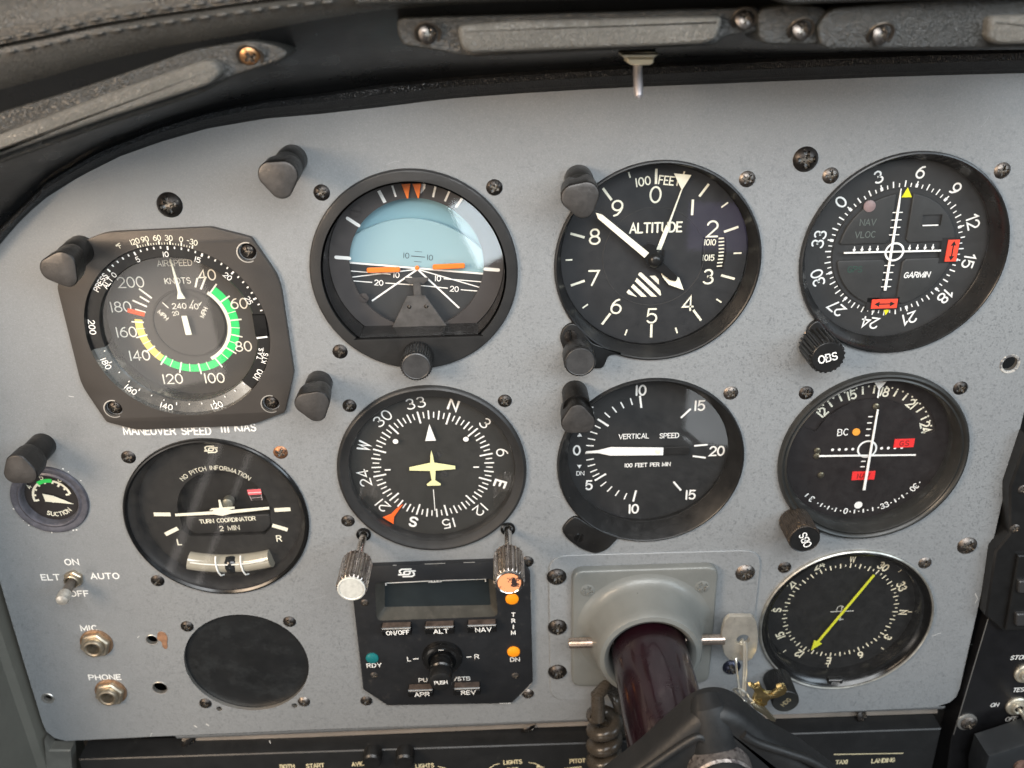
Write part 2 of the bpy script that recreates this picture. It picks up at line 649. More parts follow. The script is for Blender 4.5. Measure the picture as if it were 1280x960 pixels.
GLY = {
    '0': (4, [_e(2, 3, 2, 3, 0, 360, 22)]),
    '1': (1, [[(.5, 0), (.5, 6)]]),
    'j': (2.4, [[(.2, 4.5), (1.7, 6), (1.7, 0)]]),
    '2': (4, [_e(2, 4.2, 1.9, 1.8, 165, -25) + [(.1, 0), (4, 0)]]),
    '3': (4, [_e(1.9, 4.5, 1.65, 1.5, 150, -90, 10) + _e(1.9, 1.55, 2.0, 1.55, 90, -150, 12)]),
    '4': (4.2, [[(3.1, 0), (3.1, 6), (0, 1.6), (4.2, 1.6)]]),
    '5': (4, [[(3.7, 6), (.7, 6), (.35, 3.2)] + _e(1.95, 1.95, 2.0, 1.95, 128, -145, 14)]),
    '6': (4, [_e(2, 1.9, 1.95, 1.9, 0, 360, 18), [(3.3, 5.9), (2.0, 5.5), (.9, 4.3), (.2, 2.9), (.06, 1.9)]]),
    '7': (4, [[(0, 6), (4, 6), (1.2, 0)]]),
    '8': (4, [_e(2, 4.55, 1.6, 1.45, 0, 360, 16), _e(2, 1.6, 1.95, 1.55, 0, 360, 18)]),
    '9': (4, [_e(2, 4.1, 1.95, 1.9, 0, 360, 18), [(.7, .1), (2.0, .5), (3.1, 1.7), (3.8, 3.1), (3.94, 4.1)]]),
    'A': (4.4, [[(0, 0), (2.2, 6), (4.4, 0)], [(.75, 2), (3.65, 2)]]),
    'B': (3.8, [[(0, 3.2), (2.1, 3.2)] + _e(2.1, 1.6, 1.7, 1.6, 90, -90, 8) + [(0, 0), (0, 6), (2.0, 6)] + _e(2.0, 4.6, 1.4, 1.4, 90, -90, 8)]),
    'C': (4, [_e(2.2, 3, 2.1, 3, 50, 310, 16)]),
    'D': (4, [[(0, 0), (0, 6), (1.6, 6)] + _e(1.6, 3, 2.4, 3, 90, -90, 12) + [(0, 0)]]),
    'E': (3.4, [[(3.4, 6), (0, 6), (0, 0), (3.4, 0)], [(0, 3.1), (2.8, 3.1)]]),
    'F': (3.3, [[(3.3, 6), (0, 6), (0, 0)], [(0, 3.1), (2.7, 3.1)]]),
    'G': (4.2, [_e(2.2, 3, 2.1, 3, 50, 340, 18) + [(4.2, 2.7), (2.5, 2.7)]]),
    'H': (4, [[(0, 0), (0, 6)], [(4, 0), (4, 6)], [(0, 3.1), (4, 3.1)]]),
    'I': (.6, [[(.3, 0), (.3, 6)]]),
    'J': (3, [[(3, 6), (3, 1.5)] + _e(1.5, 1.5, 1.5, 1.5, 0, -180, 8)]),
    'K': (4, [[(0, 0), (0, 6)], [(3.8, 6), (0, 2.4)], [(1.2, 3.5), (4, 0)]]),
    'L': (3.2, [[(0, 6), (0, 0), (3.2, 0)]]),
    'M': (5, [[(0, 0), (0, 6), (2.5, .8), (5, 6), (5, 0)]]),
    'N': (4.2, [[(0, 0), (0, 6), (4.2, 0), (4.2, 6)]]),
    'O': (4.6, [_e(2.3, 3, 2.3, 3, 0, 360, 22)]),
    'P': (3.8, [[(0, 0), (0, 6), (2.1, 6)] + _e(2.1, 4.4, 1.7, 1.6, 90, -90, 8) + [(0, 2.8)]]),
    'R': (4, [[(0, 0), (0, 6), (2.2, 6)] + _e(2.2, 4.5, 1.6, 1.5, 90, -90, 8) + [(0, 3)], [(2.1, 3), (4, 0)]]),
    'S': (3.8, [_e(1.9, 4.5, 1.65, 1.5, 25, 270, 12) + _e(1.9, 1.5, 1.85, 1.5, 90, -155, 12)]),
    'T': (4.2, [[(0, 6), (4.2, 6)], [(2.1, 6), (2.1, 0)]]),
    'U': (4, [[(0, 6), (0, 2)] + _e(2, 2, 2, 2, 180, 360, 10) + [(4, 6)]]),
    'V': (4.4, [[(0, 6), (2.2, 0), (4.4, 6)]]),
    'W': (6, [[(0, 6), (1.5, 0), (3, 5.4), (4.5, 0), (6, 6)]]),
    'X': (4, [[(0, 0), (4, 6)], [(0, 6), (4, 0)]]),
    'Y': (4.2, [[(0, 6), (2.1, 2.6)], [(4.2, 6), (2.1, 2.6), (2.1, 0)]]),
    'Z': (4, [[(0, 6), (4, 6), (0, 0), (4, 0)]]),
    '/': (2.6, [[(0, -.3), (2.6, 6.3)]]),
    '-': (2.2, [[(0, 3), (2.2, 3)]]),
    '.': (.6, [[(.1, .1), (.5, .1)]]),
    "'": (.6, [[(.3, 6.2), (.2, 4.8)]]),
    'o': (2, [_e(1, 5, .9, .9, 0, 360, 10)]),
    ' ': (2.6, []),
}

# ---- shared screw meshes
SCREWS = {}
RECESS = mat('worn_screw_recess', (.40, .36, .31), .38, .9, noise=(900, .6), wear=(1100, .52, (.02, .018, .016)))


def screw_mesh(kind, r, hgt, m):
    key = (kind, r, m.name)
    if key in SCREWS:
        return SCREWS[key]
    n, rings = 48, 11
    vs, fs = [(0, 0, 0)], []
    L_, w_ = r * .62, r * .17
    if kind == 'slot':
        L_, w_ = r * 1.2, r * .12

    def zz(x, y):
        q = math.hypot(x, y) / r
        z = hgt * (1 - q ** 2.6) + .1 if kind != 'slot' else hgt * (1 - .25 * q ** 4)
        c, s_ = abs(x), abs(y)
        cut = (c < L_ and s_ < w_) if kind == 'slot' else ((c < L_ and s_ < w_) or (s_ < L_ and c < w_))
        if cut:
            z -= hgt * 1.0
        return z
    vs[0] = (0, 0, zz(0, 0))
    radii = [r * q for q in (.12, .16, .24, .34, .45, .56, .64, .72, .84, .94, 1.0)]
    for q in radii:
        for i in range(n):
            a = 2 * math.pi * i / n
            x, y = q * math.cos(a), q * math.sin(a)
            vs.append((x, y, zz(x, y)))
    for i in range(n):
        fs.append((0, 1 + i, 1 + (i + 1) % n))
    for j in range(rings - 1):
        for i in range(n):
            a, b = 1 + j * n + i, 1 + j * n + (i + 1) % n
            fs.append((a, a + n, b + n, b))
    base = len(vs)
    for i in range(n):
        a = 2 * math.pi * i / n
        vs.append((r * math.cos(a), r * math.sin(a), -.3))
    o0 = 1 + (rings - 1) * n
    for i in range(n):
        fs.append((o0 + i, base + i, base + (i + 1) % n, o0 + (i + 1) % n))
    me = bpy.data.meshes.new('screw')
    me.from_pydata([(x * MM, y * MM, z * MM) for x, y, z in vs], [], fs)
    me.materials.append(m)
    me.materials.append(RECESS)
    if kind != 'slot':
        for p in me.polygons:
            c = p.center / MM
            if (abs(c.x) < L_ and abs(c.y) < w_ * 1.1) or (abs(c.y) < L_ and abs(c.x) < w_ * 1.1):
                p.material_index = 1
    me.shade_smooth()
    me.set_sharp_from_angle(angle=D(38))
    SCREWS[key] = me
    return me


def screw(parent, x, y, z=0, r=2.9, m=None, kind='cross', hgt=1.3, label=None, rx=0, name='screw', rz=None):
    o = bpy.data.objects.new(name, screw_mesh(kind, r, hgt, m or SCRB))
    COL.objects.link(o)
    o.parent = parent
    o.location = (x * MM, y * MM, z * MM)
    o.rotation_euler = (D(rx), 0, random.uniform(0, 3.1) if rz is None else D(rz))
    if label:
        o['label'] = label
    return o


def mounting(parent, which, m=None, off=31.43):
    for q in which:
        sx = -1 if 'L' in q else 1
        sy = 1 if 'U' in q else -1
        mm_ = m.get(q, SCRB) if isinstance(m, dict) else (m or SCRB)
        screw(parent, sx * off, sy * off, .02, 3.0, mm_, hgt=1.15)


def knurled(r, z0, z1, n=30, depth=.35, cham=.6):
    """outline with flutes, lofted"""
    mb = MB()
    def lp(rr, z, d):
        out = []
        for i in range(n * 4):
            a = 2 * math.pi * i / (n * 4)
            q = rr - (d if i % 4 in (0, 1) else 0)
            out.append((q * math.cos(a), q * math.sin(a), z))
        return out
    mb.loft([lp(r, z0, depth), lp(r, z1 - cham, depth), lp(r - cham * .6, z1 - cham * .3, depth * .4), lp(r - cham, z1, 0)], cap1=True)
    return mb


# ================================================================== THE PANEL
ADI, ALT, NAV1, HDG, VSI = (0, 0), (92.28, .32), (185.6, .67), (1.31, -86.71), (92.99, -86.32)
NAV2, ADF, TC, ASI, SUC = (186.59, -87.33), (186.73, -173.93), (-92.2, -107.24), (-92.6, -21.0), (-160.6, -95.0)
HOLE = (-91.56, -187.65)

top = [(-200, -60), (-182, -20), (-166, 4), (-151.9, 17.4), (-140.5, 27.5), (-130.1, 34.6), (-116.9, 41.4), (-101.2, 48.0), (-86.2, 52.6), (-68.5, 56.8),
       (-48.4, 59.5), (-28.7, 60.9), (-6.1, 62.6), (16.4, 64.4), (38.7, 65.4), (83.4, 66.6), (139.1, 67.2), (217.4, 67.4), (270, 67.4)]
top = [(x, y) for x, y in smoothline(top, 4)]
outline = top + [(270, 20), (247, -30), (246.8, -116), (247.4, -168), (248, -218)] + \
    [(247.2, -223), (244.5, -226.6), (240, -228.3)] + [(239, -229.2), (172, -230.6), (70, -229.6), (-62, -230.5), (-140, -231.5)] + [(-186, -232.5), (-191, -230.5), (-194.3, -226), (-194.8, -220)] + [(-194.2, -183), (-193, -133)]
holes = [circle(39.3, *c, n=80) for c in (ADI, ALT, NAV1, HDG, VSI, NAV2, ADF, TC)]
holes += [circle(28.8, *HOLE, n=80), circle(34.0, *ASI, n=64), circle(15.4, *SUC, n=48)]
holes += [circle(2.5, -132.6, -171.8, n=20), circle(3.3, -134.4, -200.6, n=24), circle(2.0, -188.2, -204.7, n=16), circle(3.1, 236.0, -45.5, n=24),
          circle(1.4, -108.8, -214.8, n=14), circle(1.4, -72.7, -214.3, n=14), circle(17.2, 92.3, -171, n=48),
          [(-33, -141), (35, -141), (35, -166), (-33, -166)], circle(2.7, *P(120, 805, 1), n=18), circle(2.7, *P(138, 866, 1), n=18)]
panel = thing('instrument_panel', 0, 0, 0, 'grey metallic painted instrument panel sheet holding all the round gauges', 'panel')
mb = MB()
mb.plate(outline, -1.8, 0, .35, holes=holes, wall=1)
mb.build('panel_sheet', [PAINT, BARE], panel, sharp=30)
# rolled lower flange, set back under the sheet
fx = [(-133, 0), (-60, 0), (20, 0), (100, 0), (180, 0), (243, 0)]
mb = MB()
loops = []
for (dy, dz) in ((.5, -.25), (-1.0, -.7), (-3.0, -1.9), (-4.6, -3.6), (-5.8, -5.8)):
    loops.append([(x, -229.2 - (.012 * (100 - x) if x < 100 else 0) + dy, dz) for x, _ in fx])
mb.loft(loops, closed=False)
mb.build('lower_flange', PAINT, panel)
mb = MB()
loops = []
for (dy, dz) in ((-5.3, -5.2), (-5.9, -6.2), (-7.0, -6.4), (-8.2, -5.6), (-9.4, -5.4), (-10.2, -6.4), (-10.4, -10)):
    loops.append([(x, -229.2 - (.012 * (100 - x) if x < 100 else 0) + dy, dz) for x, _ in fx])
mb.loft(loops, closed=False)
mb.build('flange_return', FLG, panel)
for px, py in ((236, 929), (660, 911), (1078, 895)):
    x, y = P(px, py, -4)
    screw(panel, x, y - .3, -4.6, 3.9, SCRB, hgt=1.6, rx=44)
# large panel screws
screw(panel, -87.2, 28.6, .05, 4.7, SCRB, hgt=2.4)
screw(panel, 144.3, 38.3, .05, 4.6, SCRB, hgt=2.2)
screw(panel, 235.5, -133.8, .05, 4.4, STEEL, hgt=1.9, label='worn brassy panel screw near the right edge')
# blank opening: dark cover disc behind, ring of screws
mb = MB()
mb.lathe([(33, -2.2), (33, -2.0), (0.01, -2.0)], 64, *HOLE)
mb.build('cover_disc', mat('cover_disc_black', (.006, .007, .008), .5, noise=(50, .35), dust=(60, .5, (.03, .034, .036))), panel)
for x, y, q in ((-115.2, -164.6, SCRB), (-68.5, -163.8, SCRB), (-114.7, -211.0, SCRB), (-67.9, -212.0, STEEL)):
    screw(panel, x, y, .03, 2.95, q, hgt=1.5)
# bare washer at the empty hole right
mb = MB()
mb.lathe([(4.2, .02), (4.0, .3), (3.2, .2), (3.1, -.6)], 32, 236.2, -45.8)
mb.build('hole_grommet', mat('chipped_hole_rim', (.5, .48, .44), .5, .3, noise=(400, .4), wear=(250, .5, (.16, .16, .165))), panel)
mb = MB()
mb.lathe([(3.1, .02), (2.9, .3), (2.1, .25), (2.0, -.6)], 24, -188.2, -204.7)
mb.build('hole_grommet', BARE, panel)
for (x, y, r) in ((-132.6, -171.8, 2.6), (-134.4, -200.6, 3.4)):
    mb = MB()
    mb.lathe([(r + .35, .01), (r + .2, .12), (r - .1, .08), (r - .15, -.5)], 28, x, y)
    mb.build('hole_rim', BARE, panel)
# glue stain beside hole
mb = MB()
st = [(0, 0), (1.2, 3.6), (3.4, 4.1), (5.4, 3.2), (6.0, .6), (5.0, -1.8), (4.8, -4.2), (3.2, -5.3), (1.8, -3.4), (2.4, -1.2)]
mb.plate([(-130.2 + x * .85, -171.6 + y * 1.15) for x, y in rounded(st, 1.2, 3)], .0, .25, .12)
mb.build('glue_stain', RUST, panel)
# panel lettering
mb = MB()
x, y = P(238, 538)
mb.text('MANEUVER SPEED', *P(209, 538.5), 3.3, .03, 2.0, .6, .88, 1.45)
mb.text('111', *P(281, 535.5), 3.3, .03, 2.0, .6, .9, 1.7)
mb.text('KIAS', *P(306.5, 534), 3.3, .03, 2.0, .6, .88, 1.45)
mb.build('lettering', WHT, panel, smooth=False)
for t, px, py, h in (('ON', 89.5, 702.5, 2.9), ('ELT', 63, 721.5, 2.9), ('AUTO', 131, 720, 2.9), ('OFF', 99, 742, 2.9), ('MIC', 111, 785, 2.9), ('PHONE', 131, 846.5, 2.9)):
    mb = MB()
    mb.text(t, *P(px, py), h, .03, 1.5, .58, 1.15, 1.6)
    mb.build('lettering', WHT, panel, smooth=False)
# small scratches
mb = MB()
for (px, py, qx, qy, w) in ((243, 907, 246, 909, .5), (258, 905, 261, 907, .5), (188, 920, 190, 916, .22), (337, 926, 338, 929, .4), (1219, 742, 1222, 748, .25), (1222, 748, 1219, 754, .2), (1165, 795, 1176, 791, .2),
                            (172, 797, 174, 795, .3), (1272, 612, 1273, 615, .3), (1240, 685, 1241, 686, .4), (86, 495, 92, 496, .25)):
    a, b = P(px, py), P(qx, qy)
    mb = MB()
    mb.ribbon([a, b], w, .02)
    mb.build('paint_chip', mat('paint_chips', (.62, .62, .6), .6), panel, smooth=False)


scr = mat('paint_scratch', (.33, .345, .355), .5)
for i in range(26):
    sx, sy = random.choice([(-150, -190), (-60, -224), (20, -224), (-170, -120), (60, -210), (-15, 40), (45, -100), (235, -190), (-45, -150), (215, 50), (-125, -60), (50, 20), (238, -80), (-45, -20)])
    sx += random.uniform(-14, 14)
    sy += random.uniform(-5, 5)
    a = random.uniform(0, 6.3)
    l = random.uniform(1.5, 7)
    mb = MB()
    mb.ribbon([(sx, sy), (sx + l * .5 * math.cos(a), sy + l * .5 * math.sin(a)), (sx + l * math.cos(a + .12), sy + l * math.sin(a + .12))], random.uniform(.06, .14), .02)
    mb.build('scratch', scr, panel, smooth=False)


def bezel_cone(t, inner, lip, z=1.5, m=BEZG, outer=39.3, deep=-12, n=96):
    mb = MB()
    mb.lathe([(outer, -2), (outer, z - .7), (outer - .3, z - .15), (outer - .8, z), (outer - 1.2, z - .35), (inner + .35, lip + .5), (inner, lip), (inner + .4, lip - .6), (inner + 1.2, deep)], n)
    return mb.build('bezel', m, t)


def bezel_std(t, inner=35.0, z=1.7, deep=-9, m=BEZG, outer=39.25, n=96):
    mb = MB()
    mb.lathe([(outer, -2), (outer, z - .6), (outer - .5, z - .1), (outer - 1.1, z), (inner + .9, z - .5), (inner, z - 1.2), (inner - .2, z - 2.2), (inner - .5, deep)], n)
    return mb.build('bezel', m, t)


def face(t, r, z, m, name='dial_face', n=72):
    mb = MB()
    mb.add([(x, y, z) for x, y in circle(r, n=n)], [tuple(range(n))])
    return mb.build(name, m, t, smooth=False)


def pane(t, r, z, m=GL, n=72):
    mb = MB()
    mb.add([(x, y, z) for x, y in circle(r, n=n)], [tuple(range(n))])
    return mb.build('glass', m, t, smooth=False)


# ================================================================== AIRSPEED INDICATOR
t = thing('airspeed_indicator', *ASI, 0, 'airspeed gauge on a brown-black octagonal plate with green, yellow and white arcs', 'gauge')
oct_ = [(-20, 40.6), (19.5, 41.3), (33.6, 37), (42.0, 20.7), (42.4, -18.1), (36.6, -35.4), (21.6, -41), (-24.5, -41.2), (-35.6, -37.2), (-41.9, -20.5), (-41.8, 19.7), (-36.2, 34)]
oct_ = rounded(oct_, [1, 1, 4, 1, 1, 5, 1, 1, 5, 1, 1, 5], 4)
mb = MB()
sh = [circle(3.5, sx * 31.43, sy * 31.43, n=28) for sx, sy in ((-1, 1), (1, 1), (-1, -1), (1, -1))]
mb.plate(oct_, .02, 2.1, .3, holes=[circle(35.3, n=80)] + sh, steps=2)
mb.build('mounting_plate', WARMBEZ, t, sharp=30)
for sx, sy in ((1, 1), (-1, -1), (1, -1)):
    mb = MB()
    mb.lathe([(4.0, 2.12), (3.55, 2.14), (3.4, 1.2)], 28, sx * 31.43, sy * 31.43, a0=70, a1=300)
    mb.build('worn_screw_rim', BARE, t)
    screw(t, sx * 31.43, sy * 31.43, .4, 2.9, SCRB, hgt=1.3)
# outer rotating ring: black press-alt part and silvery TAS part
mb = MB()
mb.lathe([(35.3, 2.0), (34.95, .9), (34.8, .4), (30.3, .3), (29.9, -.2), (30.4, -1.0), (31.5, -10.5)], 48, a0=-46, a1=190, mi=0)
mb.build('pressure_altitude_ring', BLK, t)
mb = MB()
mb.lathe([(35.3, 2.0), (34.95, .9), (34.8, .4), (30.4, -.5), (29.9, -1.2), (31.5, -10.5)], 48, a0=190, a1=314, mi=0)
mb.build('true_airspeed_ring', RING, t)


def conez(r):
    return .44


mb = MB()
for i in range(-2, 28):   # altitude ticks, 5 per number
    a = -40.3 + i * 4.33 if i >= 0 else None
    if a is None:
        continue
    L_ = 1.4 if i % 5 == 0 else .9
    mb.add(*(lambda A, r0, r1, w: ([(r * math.sin(A) + s_ * w * math.cos(A), r * math.cos(A) - s_ * w * math.sin(A), conez(r)) for r, s_ in ((r0, -1), (r0, 1), (r1, 1), (r1, -1))], [(0, 1, 2, 3)]))(D(a), 34.3 - L_, 34.3, .33 if i % 5 == 0 else .26))
for n_, a in (('0', -40.3), ('5', -18.9), ('10', 1.1), ('15', 22.8), ('20', 45.5), ('25', 67.2)):
    mb.text(n_, 31.2 * math.sin(D(a)), 31.2 * math.cos(D(a)), 1.9, .5, a, .27)
mb.arctext('PRESS', 33.4, -50.8, 1.9, conez(33) + .1, .33, 1.0, 1.6)
mb.arctext('ALT', 31.1, -48.0, 1.9, conez(31) + .2, .33, 1.0, 1.6)
mb.arctext('T.A.S.', 31.6, 108.5, 1.7, .47, .3, .9, 1.2, flip=True)
mb.arctext('KTS', 33.7, 111, 1.7, .47, .3, 1.0, 1.5, flip=True)
mb.build('ring_numerals', WHT, t, smooth=False)
mb = MB()
z_ = .46
for n_, a, rr in (('200', -84.6, 33.2), ('180', -111.7, 33.4), ('160', -135.4, 33.6), ('140', -161.1, 33.6), ('120', 163.8, 33.4), ('100', 124.5, 33.8)):
    mb.arctext(n_, rr, a, 2.3, z_, .38, 1.0, 1.5, flip=True)
for i in range(17):
    a = -84.5 - i * 9.25
    mb.tick(a, 30.9, 32.2 if i % 3 == 0 else 31.6, .4, .3)
mb.build('true_airspeed_numerals', WHT, t, smooth=False)
# outside temperature scale printed on the plate
mb = MB()
for n_, a in (('120', -13.9), ('90', -8.0), ('60', -1.2), ('30', 5.3), ('0', 12.1), ('-30', 18.2)):
    mb.text(n_, 38.0 * math.sin(D(a)), 38.0 * math.cos(D(a)), 1.9, 2.13, a, .27, .92, 1.2)
for i in range(21):
    a = -13.6 + i * 1.62
    mb.tick(a, 35.45, 36.8 if i % 4 == 0 else 36.2, .5 if i % 4 == 0 else .24, 2.13)
mb.text('oF', -15.3, 35.3, 1.6, 2.13, -24, .24)
mb.build('temperature_scale', CRM, t, smooth=False)
# index block (black) at right of ring
mb = MB()
mb.box(29.2, 34.4, -2.6, 6.4, -2, .9, .3)
mb.build('ring_index_block', BLKG, t)
mb = MB()
mb.ribbon([(29.6, -3.3), (33.8, -2.9)], .7, .95, False)
mb.build('ring_index_line', WHT, t, smooth=False)
Z = -10
face(t, 31.8, Z, mat('airspeed_dial_grey', (.055, .053, .050), .5, noise=(40, .1)))
mb = MB()
mb.lathe([(14.6, Z + .02), (14.4, Z + .35), (13.9, Z + .35), (13.7, Z + .05)], 64, .6, -.5)
mb.build('raised_dial_ring', mat('airspeed_dial_dark', (.035, .034, .032), .5), t)
Z += .1
mb = MB()
C0 = (-.2, -.9)
mb.arc(-63 + 0, -92, 17.2, 21.4, Z, *C0)    # placeholder arc sector between red and yellow is recoloured below
mb = MB()
mb.arc(41, 222, 17.4, 20.6, Z, *C0)
gc = mb.build('green_arc', GRN, t, smooth=False)
mb = MB()
mb.arc(222, 278.5, 17.6, 20.6, Z, *C0)
mb.build('yellow_arc', YARC, t, smooth=False)
mb = MB()
mb.arc(38, 155, 15.9, 17.3, Z + .01, *C0)
mb.build('white_arc', CRM, t, smooth=False)
mb = MB()
mb.ribbon([(-22.6, 5.9), (-16.2, 3.9)], 1.9, Z + .09, False)
mb.build('red_line', REDT, t, smooth=False)
mb = MB()
for i, a in enumerate((21, 28.5, 41, 58.5, 76, 86, 96, 106, 116, 127, 138, 150, 164, 175, 187, 198, 209.5, 219, 228.5, 239, 248, 257, 266.5, 275, 290, 299, 307, 314)):
    big = i % 2 == 1 if i > 3 else True
    if a > 280 or a < 35:
        mb.tick(a, 16.5, 22.4 if i % 2 else 20.6, .75, Z + .04, *C0)
    else:
        mb.tick(a, 17.0, 21.9 if big else 20.7, .62 if big else .3, Z + .04, *C0)
for n_, x, y in (('200', -19.0, 17.4), ('180', -25.4, 7.4), ('160', -25.4, -3.3), ('140', -22.2, -13.6), ('120', -10.4, -24.4), ('100', 6.6, -24.6), ('80', 20.6, -11.0), ('60', 21.6, 7.3), ('40', 11.0, 19.4)):
    mb.text(n_, x + (.4 if x < -20 else 0), y, 4.1, Z + .04, 0, .52, 1.0, 1.3)
mb.text('AIRSPEED', -.6, 24.6, 2.3, Z + .04, 0, .3, .95)
mb.text('KNOTS', -.7, 17.4, 2.3, Z + .04, 0, .3, 1.0)
mb.text('240', -2.0, 7.0, 2.2, Z + .04, 0, .3, 1.0)
mb.text("40'", 4.0, 6.6, 2.2, Z + .04, 0, .3, 1.0)
mb.text('20', -4.0, 4.0, 1.6, Z + .04, -10, .24, 1.0)
mb.text('MPH', -9.0, 3.4, 1.7, Z + .04, 52, .28, 1.0)
mb.text('MPH', 7.2, 4.0, 1.7, Z + .04, -60, .28, 1.0)
mb.ribbon([(-8.2, 8.6), (-6.4, 6.4)], .4, Z + .05)
mb.ribbon([(4.0, 9.2), (3.2, 8.0)], .3, Z + .05)
mb.ribbon([(7.0, 8.4), (6.0, 7.0)], .3, Z + .05)
mb.build('scale_marks', mat('warm_white_print', (.80, .77, .68), .55), t, smooth=False)
mb = MB()
mb.plate([(-1.5, 26.8), (-1.1, 26.8), (.5, 13.4), (1.6, 10.6), (-1.6, 10.6), (-.8, 13.4)], Z + 1.5, Z + 2.0, .05)
mb.plate([(-1.2, 3.4), (.9, 3.4), (1.5, -4.6), (-.9, -4.6)], Z + 1.5, Z + 2.0, .05)
mb.build('needle', CRM, t)
mb = MB()
mb.arc(-58, 58, 8.6, 8.9, Z + .03, 0, 3.4)
mb.build('inner_arc_line', DIALK, t, smooth=False)
pane(t, 30.2, -1.3)

# ================================================================== ATTITUDE INDICATOR
t = thing('attitude_indicator', *ADI, 0, 'attitude indicator with pale blue horizon drum and orange wing bars', 'gauge')
dh = [(25.3, -26.0)] + circle(35.0, n=60, a0=-46, a1=226) + [(-25.3, -26.0)]
dh2 = rounded([(x, y) for x, y in dh], .6, 2)
mb = MB()
mb.plate(circle(39.25, n=96), -2, 1.9, .9, holes=[dh], steps=3)
mb.build('bezel', BEZG, t, sharp=30)
mb = MB()
dd = inset(ccw(dh), .05)
dd2 = inset(ccw(dh), .8)
mb.loft([[(x, y, 1.2) for x, y in dd2], [(x, y, -2) for x, y in dd2], [(x, y, -13) for x, y in inset(ccw(dh), .9)]])
mb.build('bezel_wall', BLKG, t)
# mask plate with bank scale, round opening
mb = MB()
mb.plate(circle(34.0, n=72), -12.5, -11.2, .1, holes=[circle(26.2, 0, -.4, n=72)], mi=0)
mb.build('bank_scale_mask', mat('mask_brown_black', (.048, .044, .044), .55, noise=(40, .1)), t)
mb = MB()
z = -11.1
for a, r0, w in ((-60, 26.6, 1.3), (-30, 26.6, 1.3), (-20, 27.2, .75), (10, 27.0, .8), (20, 27.0, .8), (30, 27.0, .9), (90, 26.4, 1.4), (-90, 26.4, 1.4)):
    mb = MB()
    mb.tick(a + 6.5, r0, 31.6, w, z, .4, 0, cap=abs(a) > 40)
    mb.build('bank_mark', WHT, t, smooth=False)
mb = MB()
mb.poly([(2.4, 31.2), (5.6, 31.4), (5.4, 29.4), (3.6, 27.4), (2.6, 28.5)], z + .02)
mb.build('bank_pointer', WHT, t, smooth=False)
for x in (-1.6, 2.5):
    mb = MB()
    mb.plate([(x - 1.75, 31.4), (x + 1.6, 31.4), (x + .35, 25.9), (x - .15, 25.9)], -10.6, -10.0, .1)
    mb.build('orange_index', ORG, t)
screw(t, -21.6, 21.4, -11.2, 2.2, mat('mask_screw', (.05, .045, .045), .5), kind='slot', hgt=.4)
screw(t, -21.8, -13.4, -11.2, 1.9, mat('mask_screw', (.05, .045, .045), .5), kind='slot', hgt=.4)
# horizon drum
th = -6.8
ct, st_ = math.cos(D(th)), math.sin(D(th))


def rr_(x, y):
    return (x * ct - y * st_, x * st_ + y * ct - 2.6)


mb = MB()
mb.add([(x, y, -16.5) for x, y in circle(30, n=48)], [tuple(range(48))])
mb.build('upper_sky_drum', SKYB2, t, smooth=False)
# sky plate with arched top
arc_ = [rr_(26.6, 0), rr_(26.6, 8.2)] + [rr_(x, 19.6 - .0148 * (x + 1) ** 2) for x in range(24, -27, -3)] + [rr_(-28, 8.4), rr_(-28, 0)]
mb = MB()
mb.plate(arc_, -15.2, -14.2, .25)
mb.build('sky_plate', SKYB, t)
mb = MB()
g_ = [rr_(27.4, 0), rr_(27.4, -6), rr_(26.0, -26), rr_(-26, -32), rr_(-27.4, 0)]
mb.plate([rr_(x, y) for x, y in ((27.6, 0), (27.6, -22), (15, -31), (-15, -31), (-27.6, -22), (-27.6, 0))], -15.2, -14.15, .02)
mb.build('ground_plate', GND, t)
mb = MB()
z = -14.08
mb.ribbon([rr_(-27, -.2), rr_(27, -.2)], .75, z, False)
for sx in (-1, 1):
    mb.ribbon([rr_(0, -.6), rr_(sx * 26.5, -6.3)], .45, z, False)
    mb.ribbon([rr_(0, -.6), rr_(sx * 17.5, -15.4)], .7, z, False)
    mb.ribbon([rr_(sx * 10.5, -3.6), rr_(sx * 26.5, -3.6)], .4, z, False)
    mb.ribbon([rr_(sx * 17.6, -7.6), rr_(sx * 25.6, -7.6)], .4, z, False)
    mb.ribbon([rr_(sx * 12.4, -7.4), rr_(sx * 1.2, -7.2)], .4, z, False)
    mb.text('10', *rr_(sx * 8.2, -3.7), 2.1, z, 6.8, .36)
    mb.text('20', *rr_(sx * 15.0, -7.5), 2.1, z, 6.8, .36)
mb.ribbon([rr_(-4.6, -4.2), rr_(-2, -4.2)], .45, z, False)
mb.ribbon([rr_(4.6, -4.2), rr_(2, -4.2)], .45, z, False)
mb.build('horizon_lines', WHT, t, smooth=False)
mb = MB()
mb.ribbon([rr_(-2.6, 4.6), rr_(2.6, 4.6)], .3, z)
mb.ribbon([rr_(-1.4, 6.6), rr_(1.4, 6.6)], .18, z)
mb.ribbon([rr_(-1.4, 2.5), rr_(1.4, 2.5)], .18, z)
mb.text('10', *rr_(-4.7, 4.6), 2.1, z, 6.8, .22)
mb.text('10', *rr_(4.6, 4.6), 2.1, z, 6.8, .22)
mb.build('pitch_marks', DARKP, t, smooth=False)
